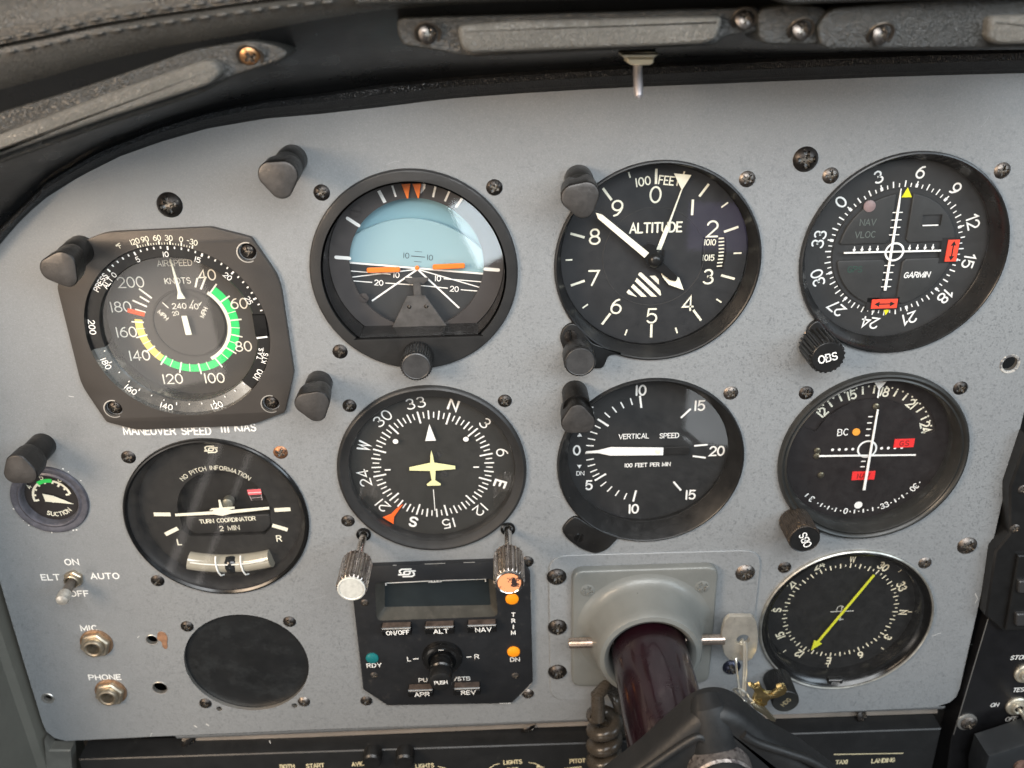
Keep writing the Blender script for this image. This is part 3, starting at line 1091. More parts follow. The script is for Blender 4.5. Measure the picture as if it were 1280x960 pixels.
# airplane symbol
for x0, x1 in ((-19.6, -6.6), (6.2, 18.8)):
    mb = MB()
    mb.plate(rounded([(x0, -2.9 + (.3 if x0 > 0 else -.2)), (x1, -2.9 + (.5 if x0 > 0 else -.3)), (x1, -.9 + (.5 if x0 > 0 else -.3)), (x0, -.9 + (.3 if x0 > 0 else -.2))], .7, 3), -11.6, -10.7, .3)
    mb.build('wing_bar', ORG, t)
mb = MB()
mb.lathe([(.85, -13.5), (.85, -12.9), (.01, -12.7)], 16, -.1, -2.3)
mb.build('centre_dot', ORG, t)
mb = MB()
mb.plate([(-4.4, -12.6), (2.6, -12.6), (10.9, -26.4), (-11.8, -26.4)], -9.9, -9.2, .15)
mb.plate([(-1.9, -7.4), (1.1, -7.4), (1.1, -13), (-1.9, -13)], -10.4, -9.9, .15)
mb.plate([(-5.0, -5.6), (4.2, -5.8), (4.2, -6.6), (2.2, -8.4), (-3.2, -8.4), (-5.0, -6.4)], -11.4, -10.9, .15)
mb.build('symbol_support', mat('support_grey', (.085, .082, .08), .45, .2, noise=(220, .3)), t)
for x in (-3.9, 2.8):
    screw(t, x, -17.0, -9.2, .85, SCRB, hgt=.3)
mb = MB()
mb.add([(x, y, -.6) for x, y in inset(ccw(dh), .7)], [tuple(range(len(dh)))])
mb.build('glass', GL, t, smooth=False)
k = knurled(6.2, 1, 12.5, 34, .32).build('adjusting_knob', KNOBP, t)
k.location = W(-.7, 0, 0) + Vector((0, -33.4 * MM, 0))
mb = MB()
mb.lathe([(5.5, 12.52), (5.1, 12.75), (4.9, 12.6), (.01, 12.6)], 40)
mb.build('knob_face', KFACE, k)
mounting(t, ('UL', 'UR', 'LL', 'LR'))

# ================================================================== ALTIMETER
t = thing('altimeter', *ALT, 0, 'altimeter with cream digits 0 to 9, striped hatch and three pointers', 'gauge')
bezel_cone(t, 36.2, -7.4, 1.4, BLK)
# lug lower left
mb = MB()
lug = [(-24.5, -31), (-30.2, -23), (-33.2, -22.2), (-36.2, -24.6), (-37.3, -28.6), (-35.8, -33.2), (-32.2, -38), (-29.5, -42), (-20, -42), (-18, -36.5), (-12, -36)]
mb.plate(rounded(lug, 1.5, 4), -1.9, 1.4, .6, steps=3)
mb.build('knob_lug', BLK, t)
screw(t, -33.0, -27.6, 1.4, 2.5, SCRB, kind='slot', hgt=.8, rz=95)
kb = MB()
kb.lathe([(5.0, 1), (5.0, 4), (6.0, 5), (6.25, 6), (6.25, 13.2), (5.9, 13.8), (5.3, 14.0), (.01, 14.0)], 48)
k = kb.build('adjusting_knob', KNOBP, t)
k.location = Vector((-30.4, -33.3, 0)) * MM
mb = MB()
mb.lathe([(5.6, 14.02), (5.4, 14.2), (5.2, 14.05), (.01, 14.05)], 40)
mb.build('knob_face', KFACE, k)
Z = -9.2
hl = [(20.0, 6.6), (27.6, 6.6), (27.6, -5.4), (20.4, -5.4)]
mb = MB()
mb.plate(circle(36.2, n=72), Z - 1, Z, .05, holes=[[(18.4, 7.4), (27.6, 7.4), (28.4, .8), (27.5, -5.8), (18.8, -5.8)]])
mb.build('dial_face', mat('altimeter_dial', (.015, .016, .018), .55, noise=(40, .1)), t)
mb = MB()
mb.box(16, 31, -8, 9, Z - 1.8, Z - 1.2, .05)
mb.build('pressure_drum', DIALK, t)
mb = MB()
mb.text('1010', 21.9, 5.0, 2.2, Z - 1.1, 2, .36, .85)
mb.text('1015', 21.7, -1.2, 2.2, Z - 1.1, 2, .36, .85)
for i in range(9):
    mb.ribbon([(25.6 - .6 * abs(i - 4.4) * .2, 6.4 - i * 1.4), (27.6 - (.2 * (i - 4) ** 2) * .1, 6.5 - i * 1.4)], .5 if i not in (0, 5) else .7, Z - 1.1, False)
mb.build('pressure_numerals', CRM, t, smooth=False)
mb = MB()
mb.lathe([(19.9, Z + .02), (19.8, Z + .16), (19.6, Z + .16), (19.5, Z + .02)], 90)
mb.build('inner_ring', DIALG, t)
Z += .06
mb = MB()
cy = .3
for i in range(20):
    a = i * 18 - .6
    if i % 2 == 0:
        mb.tick(a, 28.2, 33.9, .95, Z, 0, cy)
    elif i not in (19, ):
        mb.tick(a, 31.1 if i in (3, 5) else 31.6, 34.2, .62, Z, 0, cy)
mb.tick(-18, 32.4, 34.6, .6, Z, 0, cy)
for i, n_ in enumerate('0j23456789'):
    a = D(i * 36 - .6)
    r = 24.4
    x, y = r * math.sin(a), r * math.cos(a) + .1
    if i == 1:
        mb.ribbon([(14.0, 22.2), (14.0, 16.2)], .95, Z, False)
    elif i == 2:
        mb.text(n_, 22.2, 10.6, 6.0, Z, 0, .74)
    elif i == 3:
        mb.text(n_, 21.9, -8.6, 5.6, Z, 0, .74)
    elif i == 8:
        mb.text(n_, -23.0, 8.9, 5.8, Z, 0, .74)
    else:
        mb.text(n_, x, y, 5.8, Z, 0, .74)
mb.text('ALTITUDE', .4, 11.8, 3.6, Z, 0, .68, .88, 1.35)
mb.text('100', -5.2, 29.6, 3.0, Z, -9, .5, .9, 1.5)
mb.text('FEET', 4.8, 29.6, 3.0, Z, 7, .5, .85, 1.4)
# striped hatch: parallel bands cut to a rounded outline
hull = [((u - 455) / 11.55, (440 - v) / 11.1) for u, v in ((392, 508), (402, 506), (440, 524), (474, 522), (483, 540), (484, 562), (497, 612), (490, 620), (384, 618), (344, 604), (338, 594), (362, 566), (378, 540))]
hull = ccw(hull)


def clip(poly, nx, ny, c):
    out = []
    for i in range(len(poly)):
        p, q = poly[i - 1], poly[i]
        dp, dq = p[0] * nx + p[1] * ny - c, q[0] * nx + q[1] * ny - c
        if (dp > 0) != (dq > 0):
            f = dp / (dp - dq)
            out.append((p[0] + (q[0] - p[0]) * f, p[1] + (q[1] - p[1]) * f))
        if dq > 0:
            out.append(q)
    return out


nx, ny = .70, .714
cs = [p[0] * nx + p[1] * ny for p in hull]
step = (max(cs) - min(cs)) / 4.85
for i in range(5):
    c0 = min(cs) + .15 + i * step
    band = clip(clip(hull, nx, ny, c0), -nx, -ny, -(c0 + step * .56))
    if len(band) > 2:
        mb.poly(band, Z)
mb.build('scale_marks', CRM, t, smooth=False)
# pointers
mb = MB()
mb.plate([(6.0, 32.6), (12.6, 31.8), (9.3, 26.2)], Z + 1.2, Z + 1.5, .03)
mb.plate([(9.45, 26.4), (9.0, 26.4), (4.4, 12.6), (5.2, 12.4)], Z + 1.2, Z + 1.5, .03)
mb.plate([(4.0, 13.0), (5.7, 12.8), (2.5, 3.2), (.7, 3.6)], Z + 1.2, Z + 1.5, .03)
mb.build('ten_thousand_foot_pointer', CRM, t)
mb = MB()
mb.plate([(-23.2, 19.4), (-20.8, 18.6), (-2.6, 3.2), (-4.3, 1.3), (-22.4, 17.2)], Z + 4.2, Z + 4.7, .1)
mb.build('hundred_foot_pointer', CRM, t)
mb = MB()
mb.plate([(-4.5, 5.4), (-3.0, 6.6), (-.6, 6.2), (2.6, -1.0), (-2.6, -2.6), (-4.4, 1.4)], Z + 3.4, Z + 4.1, .15)
mb.plate([(0, 1.6), (2.4, -.6), (9.2, -7.2), (8.6, -9.0), (6.2, -8.4), (-1.6, -2.2)], Z + 2.6, Z + 3.2, .15)
mb.lathe([(3.4, Z + .5), (3.4, Z + 3.0), (2.2, Z + 5.2), (1.2, Z + 5.8), (.01, Z + 5.8)], 24)
mb.plate([(2.6, 1.2), (3.6, 1.0), (3.6, 3.8), (2.8, 3.8)], Z + 2.5, Z + 3.2, .1)
mb.build('pointer_hub', mat('hub_black', (.02, .02, .02), .3, .4), t)
mb = MB()
mb.plate([(1.8, -3.8), (5.2, -4.6), (10.0, -8.0), (12.0, -13.0), (6.0, -10.6), (3.6, -7.6)], Z + 1.9, Z + 2.3, .05)
mb.build('thousand_foot_pointer', CRM, t)
pane(t, 36.2, -6.9)
mounting(t, ('UR', 'LR'), STEEL)

# ================================================================== NAV INDICATOR 1 (upper right)
t = thing('course_deviation_indicator', *NAV1, 0, 'navigation indicator with white compass ring, crossed needles and two red arrow flags, top right', 'gauge')
mb = MB()
mb.lathe([(39.4, -2), (39.5, 1.0), (39.2, 1.6), (38.7, 1.8), (38.3, 1.4), (37.4, -1.5), (35.8, -5.6), (35.3, -6.2), (35.4, -6.8), (36, -8.2)], 96)
mb.build('bezel', mat('bezel_ribbed_black', (.014, .014, .014), .28, noise=(60, .3), dust=(400, .66, (.14, .13, .12))), t)
mb = MB()
for i in range(26):       # moulded teeth inside the upper left of the bezel
    a = -92 + i * 4.6
    A = D(a)
    w = .45
    mb.add([(r * math.sin(A) + s_ * w * math.cos(A), r * math.cos(A) - s_ * w * math.sin(A), zz) for r, s_, zz in ((36.2, -1, -4.2), (36.2, 1, -4.2), (37.6, 1, -.4), (37.6, -1, -.4))], [(0, 1, 2, 3)])
mb.build('bezel_ribs', mat('rib_grey', (.06, .06, .06), .4), t, smooth=False)
mb = MB()
lug = [(-22, -33), (-30.0, -24.0), (-33.2, -26.6), (-34.0, -31), (-31, -37), (-26, -41), (-21, -40), (-18, -36)]
mb.plate(rounded(lug, 1.6, 4), -1.9, 2.0, .7, steps=3)
mb.build('knob_lug', BLK, t)
k = knurled(7.0, 2, 15.5, 22, .9, .8).build('course_knob', KNOBP, t)
k.location = Vector((-29.6, -34.2, 0)) * MM
mb = MB()
mb.lathe([(6.1, 15.52), (5.9, 15.7), (.01, 15.72)], 40)
mb.build('knob_face', KNOBP, k)
mb = MB()
mb.text('OBS', 0, -.1, 3.0, 15.76, -14, .52, .95, 1.2)
mb.build('knob_lettering', WHT, k, smooth=False)
Z = -8
face(t, 36, Z, mat('nav_card', (.024, .024, .024), .6, noise=(40, .1)))
# inner mask with raised quadrants
mb = MB()
mb.plate(circle(24.2, n=72), Z, Z + .5, .1)
mb.build('inner_mask', mat('nav_mask_grey', (.022, .023, .024), .6), t)
for qx, qy in ((-1, 1), (1, 1), (-1, -1), (1, -1)):
    pts = [(qx * 3.2, qy * (22.4 if qy > 0 else 21)), (qx * 3.2, qy * 4.6), (qx * 4.6, qy * 3.2), (qx * 21.6, qy * 3.2)]
    for a in range(10, 82, 8):
        pts.append((qx * 22.6 * math.cos(D(a)), qy * 22.6 * math.sin(D(a))))
    hs = [[(8.2, 14.0), (15.6, 14.0), (15.6, 9.6), (8.2, 9.6)]] if (qx, qy) == (1, 1) else []
    mb = MB()
    mb.plate(pts, Z + .4, Z + 1.6, .5, holes=hs, steps=3)
    mb.build('mask_quadrant', mat('nav_quadrant', (.027, .028, .028), .6), t)
mb = MB()
mb.ribbon([(8.6, 9.9), (14.6, 9.9)], .5, Z + 1.7, False)
for i in range(72):
    a = i * 5 + .5
    n_ = (a + 50.5) % 360
    if i % 2 == 0:
        mb.tick(a + 0, 24.6, 27.0, .5, Z + .06)
    else:
        mb.tick(a, 24.6, 26.1, .42, Z + .06)
    if i % 6 == 2:
        mb.arc(a - 1.2, a + 1.2, 24.7, 26.0, Z + .06)
for n_, c in (('0', 36), ('3', 3), ('6', 6), ('9', 9), ('12', 12), ('15', 15), ('18', 18), ('21', 21), ('24', 24), ('27', 27), ('30', 30), ('33', 33)):
    a = c * 10 - 50.0
    n2 = n_.replace('1', 'j')
    mb.text(n2, 30.4 * math.sin(D(a)), 30.4 * math.cos(D(a)), 4.3, Z + .06, a, .68, 1.0, 1.0)
mb.text('GARMIN', 9.8, -9.8, 2.1, Z + 1.66, 0, .4, 1.0, 1.2, .18)
mb.build('compass_marks', WHT, t, smooth=False)
# swinging needles
OFF1 = Vector((-1.0, .5, 0)) * MM
mb = MB()
mb.plate([(-1.2, 24), (-.9, 24), (-.55, 17), (-.6, -16.2), (-1.6, -16.2), (-1.4, 17)], Z + 1.9, Z + 2.3, .05)
mb.build('vertical_needle', WHT, t).location = OFF1
mb = MB()
mb.plate([(-19.6, .1), (17.9, -.1), (17.9, -.75), (-19.6, -.5)], Z + 2.5, Z + 2.9, .05)
mb.build('horizontal_needle', WHT, t).location = OFF1
mb = MB()
mb.ribbon(circle(3.4, -.2, -.3, n=36), .75, Z + 3.0, closed=True)
for i in range(1, 5):
    for s_ in (-1, 1):
        mb.ribbon([(-2.6, s_ * (3.2 + i * 2.9)), (1.0, s_ * (3.2 + i * 2.9))], .4, Z + 1.75)
        mb.ribbon([(s_ * (3.2 + i * 3.0) - .2, -.5), (s_ * (3.2 + i * 3.0) - .2, 1.8)], .4, Z + 1.75)
        mb.disc(s_ * (3.2 + i * 3.0) - .2, .6, .55, Z + 1.76)
mb.build('deviation_dots', WHT, t, smooth=False).location = OFF1
mb = MB()
mb.poly([(.9, 24.6), (-1.0, 20.8), (3.0, 20.8)], Z + 1.0)
mb.poly([(.2, -26.6), (-1.2, -23.4), (1.8, -23.4)], Z + 1.0)
mb.build('yellow_index', YEL, t, smooth=False)
# red flags
mb = MB()
mb.plate([(19.4, 4.0), (23.8, 4.0), (23.8, -4.6), (19.4, -4.6)], Z + 1.8, Z + 2.3, .08)
f1 = mb.build('glideslope_flag', REDO, t)
mb = MB()
mb.ribbon([(21.6, 2.6), (21.6, -3.2)], .5, Z + 2.36, False)
mb.poly([(21.6, 3.6), (20.5, 1.8), (22.7, 1.8)], Z + 2.36)
mb.poly([(21.6, -4.2), (20.5, -2.4), (22.7, -2.4)], Z + 2.36)
mb.build('flag_arrow', DIALK, f1, smooth=False)
mb = MB()
mb.plate([(-6.6, -19.4), (3.6, -19.4), (3.6, -23.2), (-6.6, -23.2)], Z + 1.8, Z + 2.3, .08)
f1 = mb.build('course_flag', REDO, t)
mb = MB()
mb.ribbon([(-4.0, -21.3), (1.0, -21.3)], .5, Z + 2.36, False)
mb.poly([(-5.6, -21.3), (-3.6, -20.2), (-3.6, -22.4)], Z + 2.36)
mb.poly([(2.6, -21.3), (.6, -20.2), (.6, -22.4)], Z + 2.36)
mb.build('flag_arrow', DIALK, f1, smooth=False)
mb = MB()
mb.box(17.2, 24.2, -5.4, 4.8, Z + 1.55, Z + 1.65, .02)
mb.box(-8.4, 4.4, -24.0, -18.8, Z + 1.5, Z + 1.6, .02)
mb.build('flag_window', DIALK, t)
mb = MB()
mb.text('NAV', -12.5, 11.8, 2.3, Z + 1.66, 0, .36)
mb.text('VLOC', -12.9, 7.0, 2.3, Z + 1.66, 0, .36)
mb.build('mode_lettering', GRYP, t, smooth=False)
mb = MB()
mb.text('GPS', -15.0, -6.8, 2.3, Z + 1.66, 0, .36)
mb.build('gps_lettering', mat('dim_green_print', (.02, .06, .045), .6), t, smooth=False)
mb = MB()
mb.lathe([(2.3, Z + 1.5), (2.2, Z + 1.9), (1.2, Z + 2.2), (.01, Z + 2.3)], 28, -12.8, 18.0)
mb.build('light_sensor', mat('sensor_lens', (.26, .19, .19), .35), t)
pane(t, 35.3, -5.8)
mounting(t, ('UL', 'UR', 'LR'), STEEL)

# ================================================================== HEADING INDICATOR
t = thing('heading_indicator', *HDG, 0, 'heading indicator with yellow airplane symbol and orange bug near 21', 'gauge')
mb = MB()
mb.lathe([(39.6, -2), (39.6, 1.2), (39.1, 1.9), (38.4, 2.2), (37.8, 2.0), (37.5, 1.8), (35.0, 1.0), (34.6, .2), (34.4, -.6), (34.9, -4.6)], 96)
mb.build('bezel', BEZG, t)
Z = -4.4
face(t, 35, Z, mat('heading_card', (.026, .026, .024), .55, noise=(30, .1)))
mb = MB()
H0 = 19.4
for i in range(72):
    a = i * 5 + H0
    if i % 6 == 0:
        mb.tick(a, 20.4, 26.0, .72, Z + .05)
    elif i % 2 == 0:
        mb.tick(a, 21.9, 26.0, .62, Z + .05)
    else:
        mb.tick(a, 22.6, 25.4, .5, Z + .05)
for n_, c in (('N', 0), ('3', 3), ('6', 6), ('E', 9), ('12', 12), ('15', 15), ('S', 18), ('21', 21), ('24', 24), ('W', 27), ('30', 30), ('33', 33)):
    a = c * 10 + H0 + .6
    bold = n_ in 'NESW'
    mb.text(n_, 30.0 * math.sin(D(a)), 30.0 * math.cos(D(a)), 4.5, Z + .05, a, .98 if bold else .58, 1.08 if n_ != 'W' else .82, 1.5)
mb.build('compass_marks', WHT, t, smooth=False)
# bug
mb = MB()
bg_a = D(-143.5)
def pol(a, r):
    return (r * math.sin(D(a)), r * math.cos(D(a)))
mb.plate([pol(-143.2, 23.4), pol(-140.6, 27.2), pol(-140.2, 30.6), pol(-137.0, 34.2), pol(-146.6, 34.3), pol(-143.6, 30.8), pol(-143.4, 26.5)], Z + .3, Z + .9, .1)
mb.build('heading_bug', mat('bug_orange', (.92, .14, .02), .5), t)
# fixed marks under the glass
mb = MB()
zz = -2.6
mb.poly([(0, 20.6), (-2.25, 12.7), (2.25, 12.7)], zz)
mb.disc(-14.6, 12.9, 1.15, zz)
mb.disc(14.7, 12.9, 1.15, zz)
mb.ribbon([(-20.2, -.6), (-17.8, -.6)], .65, zz, False)
mb.ribbon([(17.2, -.6), (19.6, -.6)], .65, zz, False)
mb.ribbon([(-.3, -11.0), (-.3, -21.6)], .32, zz, False)
mb.build('fixed_marks', WHT, t, smooth=False)
mb = MB()
pl = [(0, 8.2), (.5, 6.0), (.85, 2.2), (9.6, .3), (9.6, -1.2), (1.2, -1.7), (.75, -6.4), (3.0, -8.2), (2.8, -9.0), (-2.8, -9.0), (-3.0, -8.2), (-.75, -6.4), (-1.2, -1.7), (-9.8, -1.2), (-9.8, .3), (-.85, 2.2), (-.5, 6.0)]
mb.plate(pl, zz - .1, zz + .2, .05)
mb.build('airplane_symbol', YELP, t)
screw(t, 2.2, 4.8, -4.3, 1.5, DIALG, kind='slot', hgt=.3)
screw(t, 4.6, -4.4, -4.3, 1.5, DIALG, kind='slot', hgt=.3)
pane(t, 34.7, -.2)
screw(t, -31.43, 31.43, .02, 2.85, SCRB)
screw(t, 31.43, 31.43, .02, 2.85, SCRB)
xx, yy = P(435, 651)
screw(t, xx - HDG[0], yy - HDG[1], .02, 2.9, SCRB)

# ================================================================== VERTICAL SPEED
t = thing('vertical_speed_indicator', *VSI, 0, 'vertical speed gauge with one cream needle resting at zero', 'gauge')
bezel_cone(t, 34.2, -7.6, 1.4, BLK)
mb = MB()
lug = [(-24, -30.5), (-31.5, -24.5), (-35, -27.2), (-37.6, -31.6), (-35.2, -36.4), (-29, -42.0), (-22.5, -45.0), (-17.5, -43.0), (-13.5, -38), (-12, -36)]
mb.plate(rounded(lug, 2.2, 4), -1.9, 1.3, .7, steps=3)
mb.build('corner_lug', BLK, t)
screw(t, -29.8, -35.8, .8, 2.3, BLKG, hgt=.7, kind='slot')
Z = -11
face(t, 36, Z, mat('vsi_dial', (.017, .018, .019), .55, noise=(40, .1)))
mb = MB()
Z += .08
C0 = (0, 0)
pos = [(0, 270), (5, 307), (10, 352), (15, 403), (20, 446)]
for a in (270 - 1.2, 306.5, 352, 43.2, 86.4, 100.5, 142.5, 190.6, 236.7):
    mb.tick(a, 20.6, 26.4, .85, Z, *C0)
for a in (277, 284.5, 292, 299.5, 315.5, 324.5, 333.5, 343):
    mb.tick(a, 22.9, 26.2, .55, Z, *C0)
for a in (261, 254, 247, 241.5, 228, 219, 209.5, 200):
    mb.tick(a, 22.9, 26.2, .55, Z, *C0)
for n_, x, y in (('0', -30.0, .9), ('5', -24.6, 19.2), ('10', -3.4, 28.6), ('15', 21.7, 20.6), ('20', 30.6, -1.6), ('5', -24.6, -16.8), ('10', -4.6, -29.8), ('15', 20.4, -23.4)):
    mb.text(n_, x, y, 4.3, Z, 0, .8, .92, 1.2)
mb.text('VERTICAL', -5.6, 6.9, 2.2, Z, 0, .36, .95, 1.2)
mb.text('SPEED', 9.6, 6.7, 2.2, Z, 0, .36, .95, 1.2)
mb.text('100 FEET PER MIN', .8, -7.4, 1.75, Z, 0, .34, .95, 1.3)
mb.text('DN', -28.4, -10.6, 2.0, Z, 0, .3)
mb.poly([(-28.8, 9.4), (-29.9, 7.6), (-27.7, 7.6)], Z)
mb.poly([(-28.8, -8.2), (-29.8, -6.4), (-27.9, -6.4)], Z)
mb.build('scale_marks', WHT, t, smooth=False)
mb = MB()
mb.plate([(-26.2, 1.1), (-26.2, .6), (-21, .2), (-15.6, -1.2), (7.0, -1.8), (7.0, 1.8), (-15.6, 2.8), (-21, 1.5)], Z + 1.4, Z + 2.0, .1)
n1 = mb.build('needle', WHT, t)
mb = MB()
mb.plate(rounded([(6.6, -1.7), (18.4, -2.0), (18.4, 1.9), (6.6, 1.8)], 1.4, 4), Z + 1.2, Z + 1.7, .15)
mb.build('needle_tail', DIALK, n1)
mb = MB()
mb.lathe([(1.2, Z + 1.9), (1.1, Z + 2.2), (.01, Z + 2.3)], 20, 4.6, .2)
mb.build('pivot_pin', CRM, n1)
pane(t, 34.3, -7.0)
mounting(t, ('UR', 'LR'), STEEL)

# ================================================================== NAV INDICATOR 2
t = thing('course_deviation_indicator', *NAV2, 0, 'navigation indicator with small red GS and NAV flags and orange BC lamp', 'gauge')
mb = MB()
mb.lathe([(39.8, -2), (39.9, 1.4), (39.4, 2.2), (38.6, 2.5), (37.9, 2.1), (37.5, 1.5), (37.0, 1.6), (36.6, 1.9), (36.2, 1.4), (35.0, -2.8), (34.9, -4.0), (35.6, -8.6)], 96)
mb.build('bezel', mat('bezel_olive_black', (.030, .030, .028), .34, .2, noise=(60, .2), dust=(300, .6, (.17, .16, .15))), t)
mb = MB()
lug = [(-24, -31), (-31.6, -24.0), (-35, -27), (-36, -31.5), (-32.5, -38), (-26, -41), (-20, -40), (-17, -36)]
mb.plate(rounded(lug, 2.2, 4), -1.9, 1.2, .6, steps=3)
mb.build('knob_lug', BLK, t)
k = knurled(6.7, 1, 15.2, 44, .22, .5).build('course_knob', mat('knob_worn_black', (.05, .04, .032), .4, .4, noise=(500, .5), wear=(600, .6, (.25, .17, .1))), t)
k.location = Vector((-29.9, -29.6, 0)) * MM
mb = MB()
mb.lathe([(6.3, 15.22), (6.15, 15.5), (5.9, 15.3), (.01, 15.32)], 40)
mb.build('knob_face', KNOBP, k)
mb = MB()
mb.text('OBS', .2, -.2, 3.1, 15.4, 243, .52, .95, 1.2)
mb.build('knob_lettering', WHT, k, smooth=False)
Z = -8
mb = MB()
hole_ = [pol(a, 30.4) for a in range(-68, 80, 4)] + [pol(a, 23.8) for a in range(76, -69, -4)]
mb.plate(circle(36.0, n=72), Z - .6, Z, .05, holes=[rounded(hole_, .8, 2)])
mb.build('dial_face', DIALB, t)
face(t, 33, Z - 1.4, mat('card_brown_black', (.022, .017, .016), .55), name='compass_card')
mb = MB()
zc = Z - 1.3
for i in range(-6, 8):
    a = 11 + i * 10
    if i % 3:
        mb.tick(a, 25.6, 28.4, .8, zc)
for i in range(-12, 15):
    a = 11 + i * 5
    if -66 < a < 76:
        mb.disc(29.0 * math.sin(D(a)), 29.0 * math.cos(D(a)), .42, zc, 10)
for n_, c in (('12', 12), ('15', 15), ('18', 18), ('21', 21), ('24', 24)):
    a = (c - 18) * 10 + 11
    mb.text(n_, 26.6 * math.sin(D(a)), 26.6 * math.cos(D(a)), 3.8, zc, a, .72, .85, 1.2)
mb.build('card_numerals', CRM, t, smooth=False)
mb = MB()
Z += .06
for n_, a in (('3', -141), ('0', -172.4), ('33', 156.6), ('30', 130)):
    mb.text(n_, 32.0 * math.sin(D(a)), 32.0 * math.cos(D(a)) + .2, 2.6, Z, a + (0 if n_ != '33' else 180), .5, .85, 1.2)
for a in (-151, -157.5, -164, -179.5, -186.5, 166, 147.5, 141, -135):
    mb.tick(a, 30.9, 32.9, .6, Z)
for a in (-147.5, -154.3, -161, -168.2, -176, 177, 170, 161.5, 151, 144.3, 137, 124):
    mb.disc(31.9 * math.sin(D(a)), 31.9 * math.cos(D(a)), .36, Z, 10)
mb.disc(1.0, -28.6, 1.8, Z + .02)
mb.poly([(1.7, 28.0), (-.9, 31.8), (4.3, 31.8)], Z + .5)
mb.ribbon([(1.7, 28.4), (1.7, 24.4)], .7, Z + .5, False)
mb.text('BC', -10.6, 8.3, 2.9, Z, -2, .42, 1.0, 1.4)
mb.ribbon(circle(3.9, .9, -.3, n=36), .8, Z + .02, closed=True)
for i in range(1, 5):
    mb.disc(.9 - 3.9 - i * 2.9 + .6, -.1, .65, Z)
    mb.disc(.9 + 3.9 + i * 2.9 - .6, -.1, .65, Z)
    mb.ribbon([(-.6, 3.4 + i * 3.0), (.9, 3.4 + i * 3.0)], .6, Z)
    mb.ribbon([(-.6, -3.6 - i * 2.7), (.9, -3.6 - i * 2.7)], .6, Z)
mb.build('dial_marks', WHT, t, smooth=False)
mb = MB()
mb.lathe([(1.7, Z), (1.6, Z + .4), (.01, Z + .5)], 24, -5.0, 8.3)
mb.build('back_course_lamp', mat('bc_orange', (.85, .36, .05), .4), t)
for (x0, x1, y0, y1, tx, sx) in ((12.0, 20.6, .2, 4.3, 'GS', 1.0), (-4.0, 6.0, -15.4, -11.2, 'NAV', .8)):
    mb = MB()
    mb.plate([(x0, y0), (x1, y0), (x1, y1), (x0, y1)], Z + .1, Z + .5, .06)
    fl = mb.build('glideslope_flag' if tx == 'GS' else 'nav_flag', mat('flag_red', (.80, .03, .03), .45), t)
    mb = MB()
    mb.text(tx, (x0 + x1) / 2, (y0 + y1) / 2, 2.4, Z + .56, 0, .4, sx, 1.8)
    mb.build('flag_lettering', mat('flag_dark_print', (.22, .01, .01), .5), fl, smooth=False)
mb = MB()
mb.plate([(1.5, 19.6), (2.3, 19.6), (2.2, -19.8), (1.0, -19.8)], Z + 1.6, Z + 2.0, .06)
mb.build('vertical_needle', WHT, t)
mb = MB()
mb.plate([(-20, -1.9), (21.8, -2.9), (21.8, -3.6), (-20, -2.7)], Z + 1.0, Z + 1.4, .06)
mb.build('horizontal_needle', WHT, t)
for x, y in ((1.7, 20.2), (-20.6, -.2), (-20.6, -2.8), (-17.6, -12.4)):
    mb = MB()
    mb.lathe([(1.5, Z), (1.4, Z + .5), (.7, Z + .9), (.01, Z + .9)], 18, x, y)
    mb.build('meter_pivot', mat('pivot_brass_dark', (.25, .22, .15), .3, .9), t)
pane(t, 34.9, -2.9)
mounting(t, ('UL', 'UR', 'LR'))

# ================================================================== ADF
t = thing('radio_compass', *ADF, 0, 'radio compass with long yellow arrow needle, lowest gauge of the right column', 'gauge')
mb = MB()
mb.lathe([(39.0, -2), (39.0, 1.0), (38.4, 1.3), (37.8, .7), (37.4, .1), (35.4, -1.0), (34.9, -2.2), (34.6, -7.4)], 96)
mb.build('bezel', BLKG, t)
mb = MB()
mb.lathe([(40.0, -1.0), (40.0, 1.3), (39.5, 1.7), (39.0, 1.4), (38.9, .9)], 96)
mb.build('bezel_rim', mat('bright_rim', (.45, .44, .40), .35, .7, noise=(200, .3)), t)
Z = -7
face(t, 35.5, Z, DIALK)
mb = MB()
Z += .05
H0 = -267
for i in range(72):
    a = H0 + i * 5
    mb.tick(a, 24.8 if i % 2 == 0 else 25.6, 27.3 if i % 2 == 0 else 26.7, .55 if i % 2 == 0 else .48, Z)
for n_, c in (('N', 0), ('3', 3), ('6', 6), ('E', 9), ('12', 12), ('15', 15), ('S', 18), ('21', 21), ('24', 24), ('W', 27), ('30', 30), ('33', 33)):
    a = H0 + c * 10 + .6
    mb.text(n_, 29.9 * math.sin(D(a)), 29.9 * math.cos(D(a)), 3.5, Z, a, .72, .85 if n_ != 'W' else .7, 1.4)
for a in (3.3, 48, 93, 135, -177, -134, -87):
    mb.tick(a, 32.2, 34.0, .45, Z)
mb.build('compass_marks', mat('adf_cream', (.78, .72, .54), .6), t, smooth=False)
mb = MB()
mb.ribbon([(-4.6, .1), (6.0, .2)], .5, Z + .3)
mb.ribbon([(.4, 3.0), (.4, -5.2)], .5, Z + .3)
mb.ribbon([(-1.4, -4.6), (1.8, -4.6)], .5, Z + .3)
mb.ribbon(_e(-.2, 1.4, 1.7, 2.0, 20, 200), .35, Z + .3)
mb.build('airplane_symbol', mat('grey_symbol', (.5, .5, .46), .6), t, smooth=False)
mb = MB()
ang = math.atan2(12.2, 22.0)
def ndl(u, v):   # u along needle (towards upper right), v sideways
    return (u * math.sin(ang) + v * math.cos(ang) + .2, u * math.cos(ang) - v * math.sin(ang))
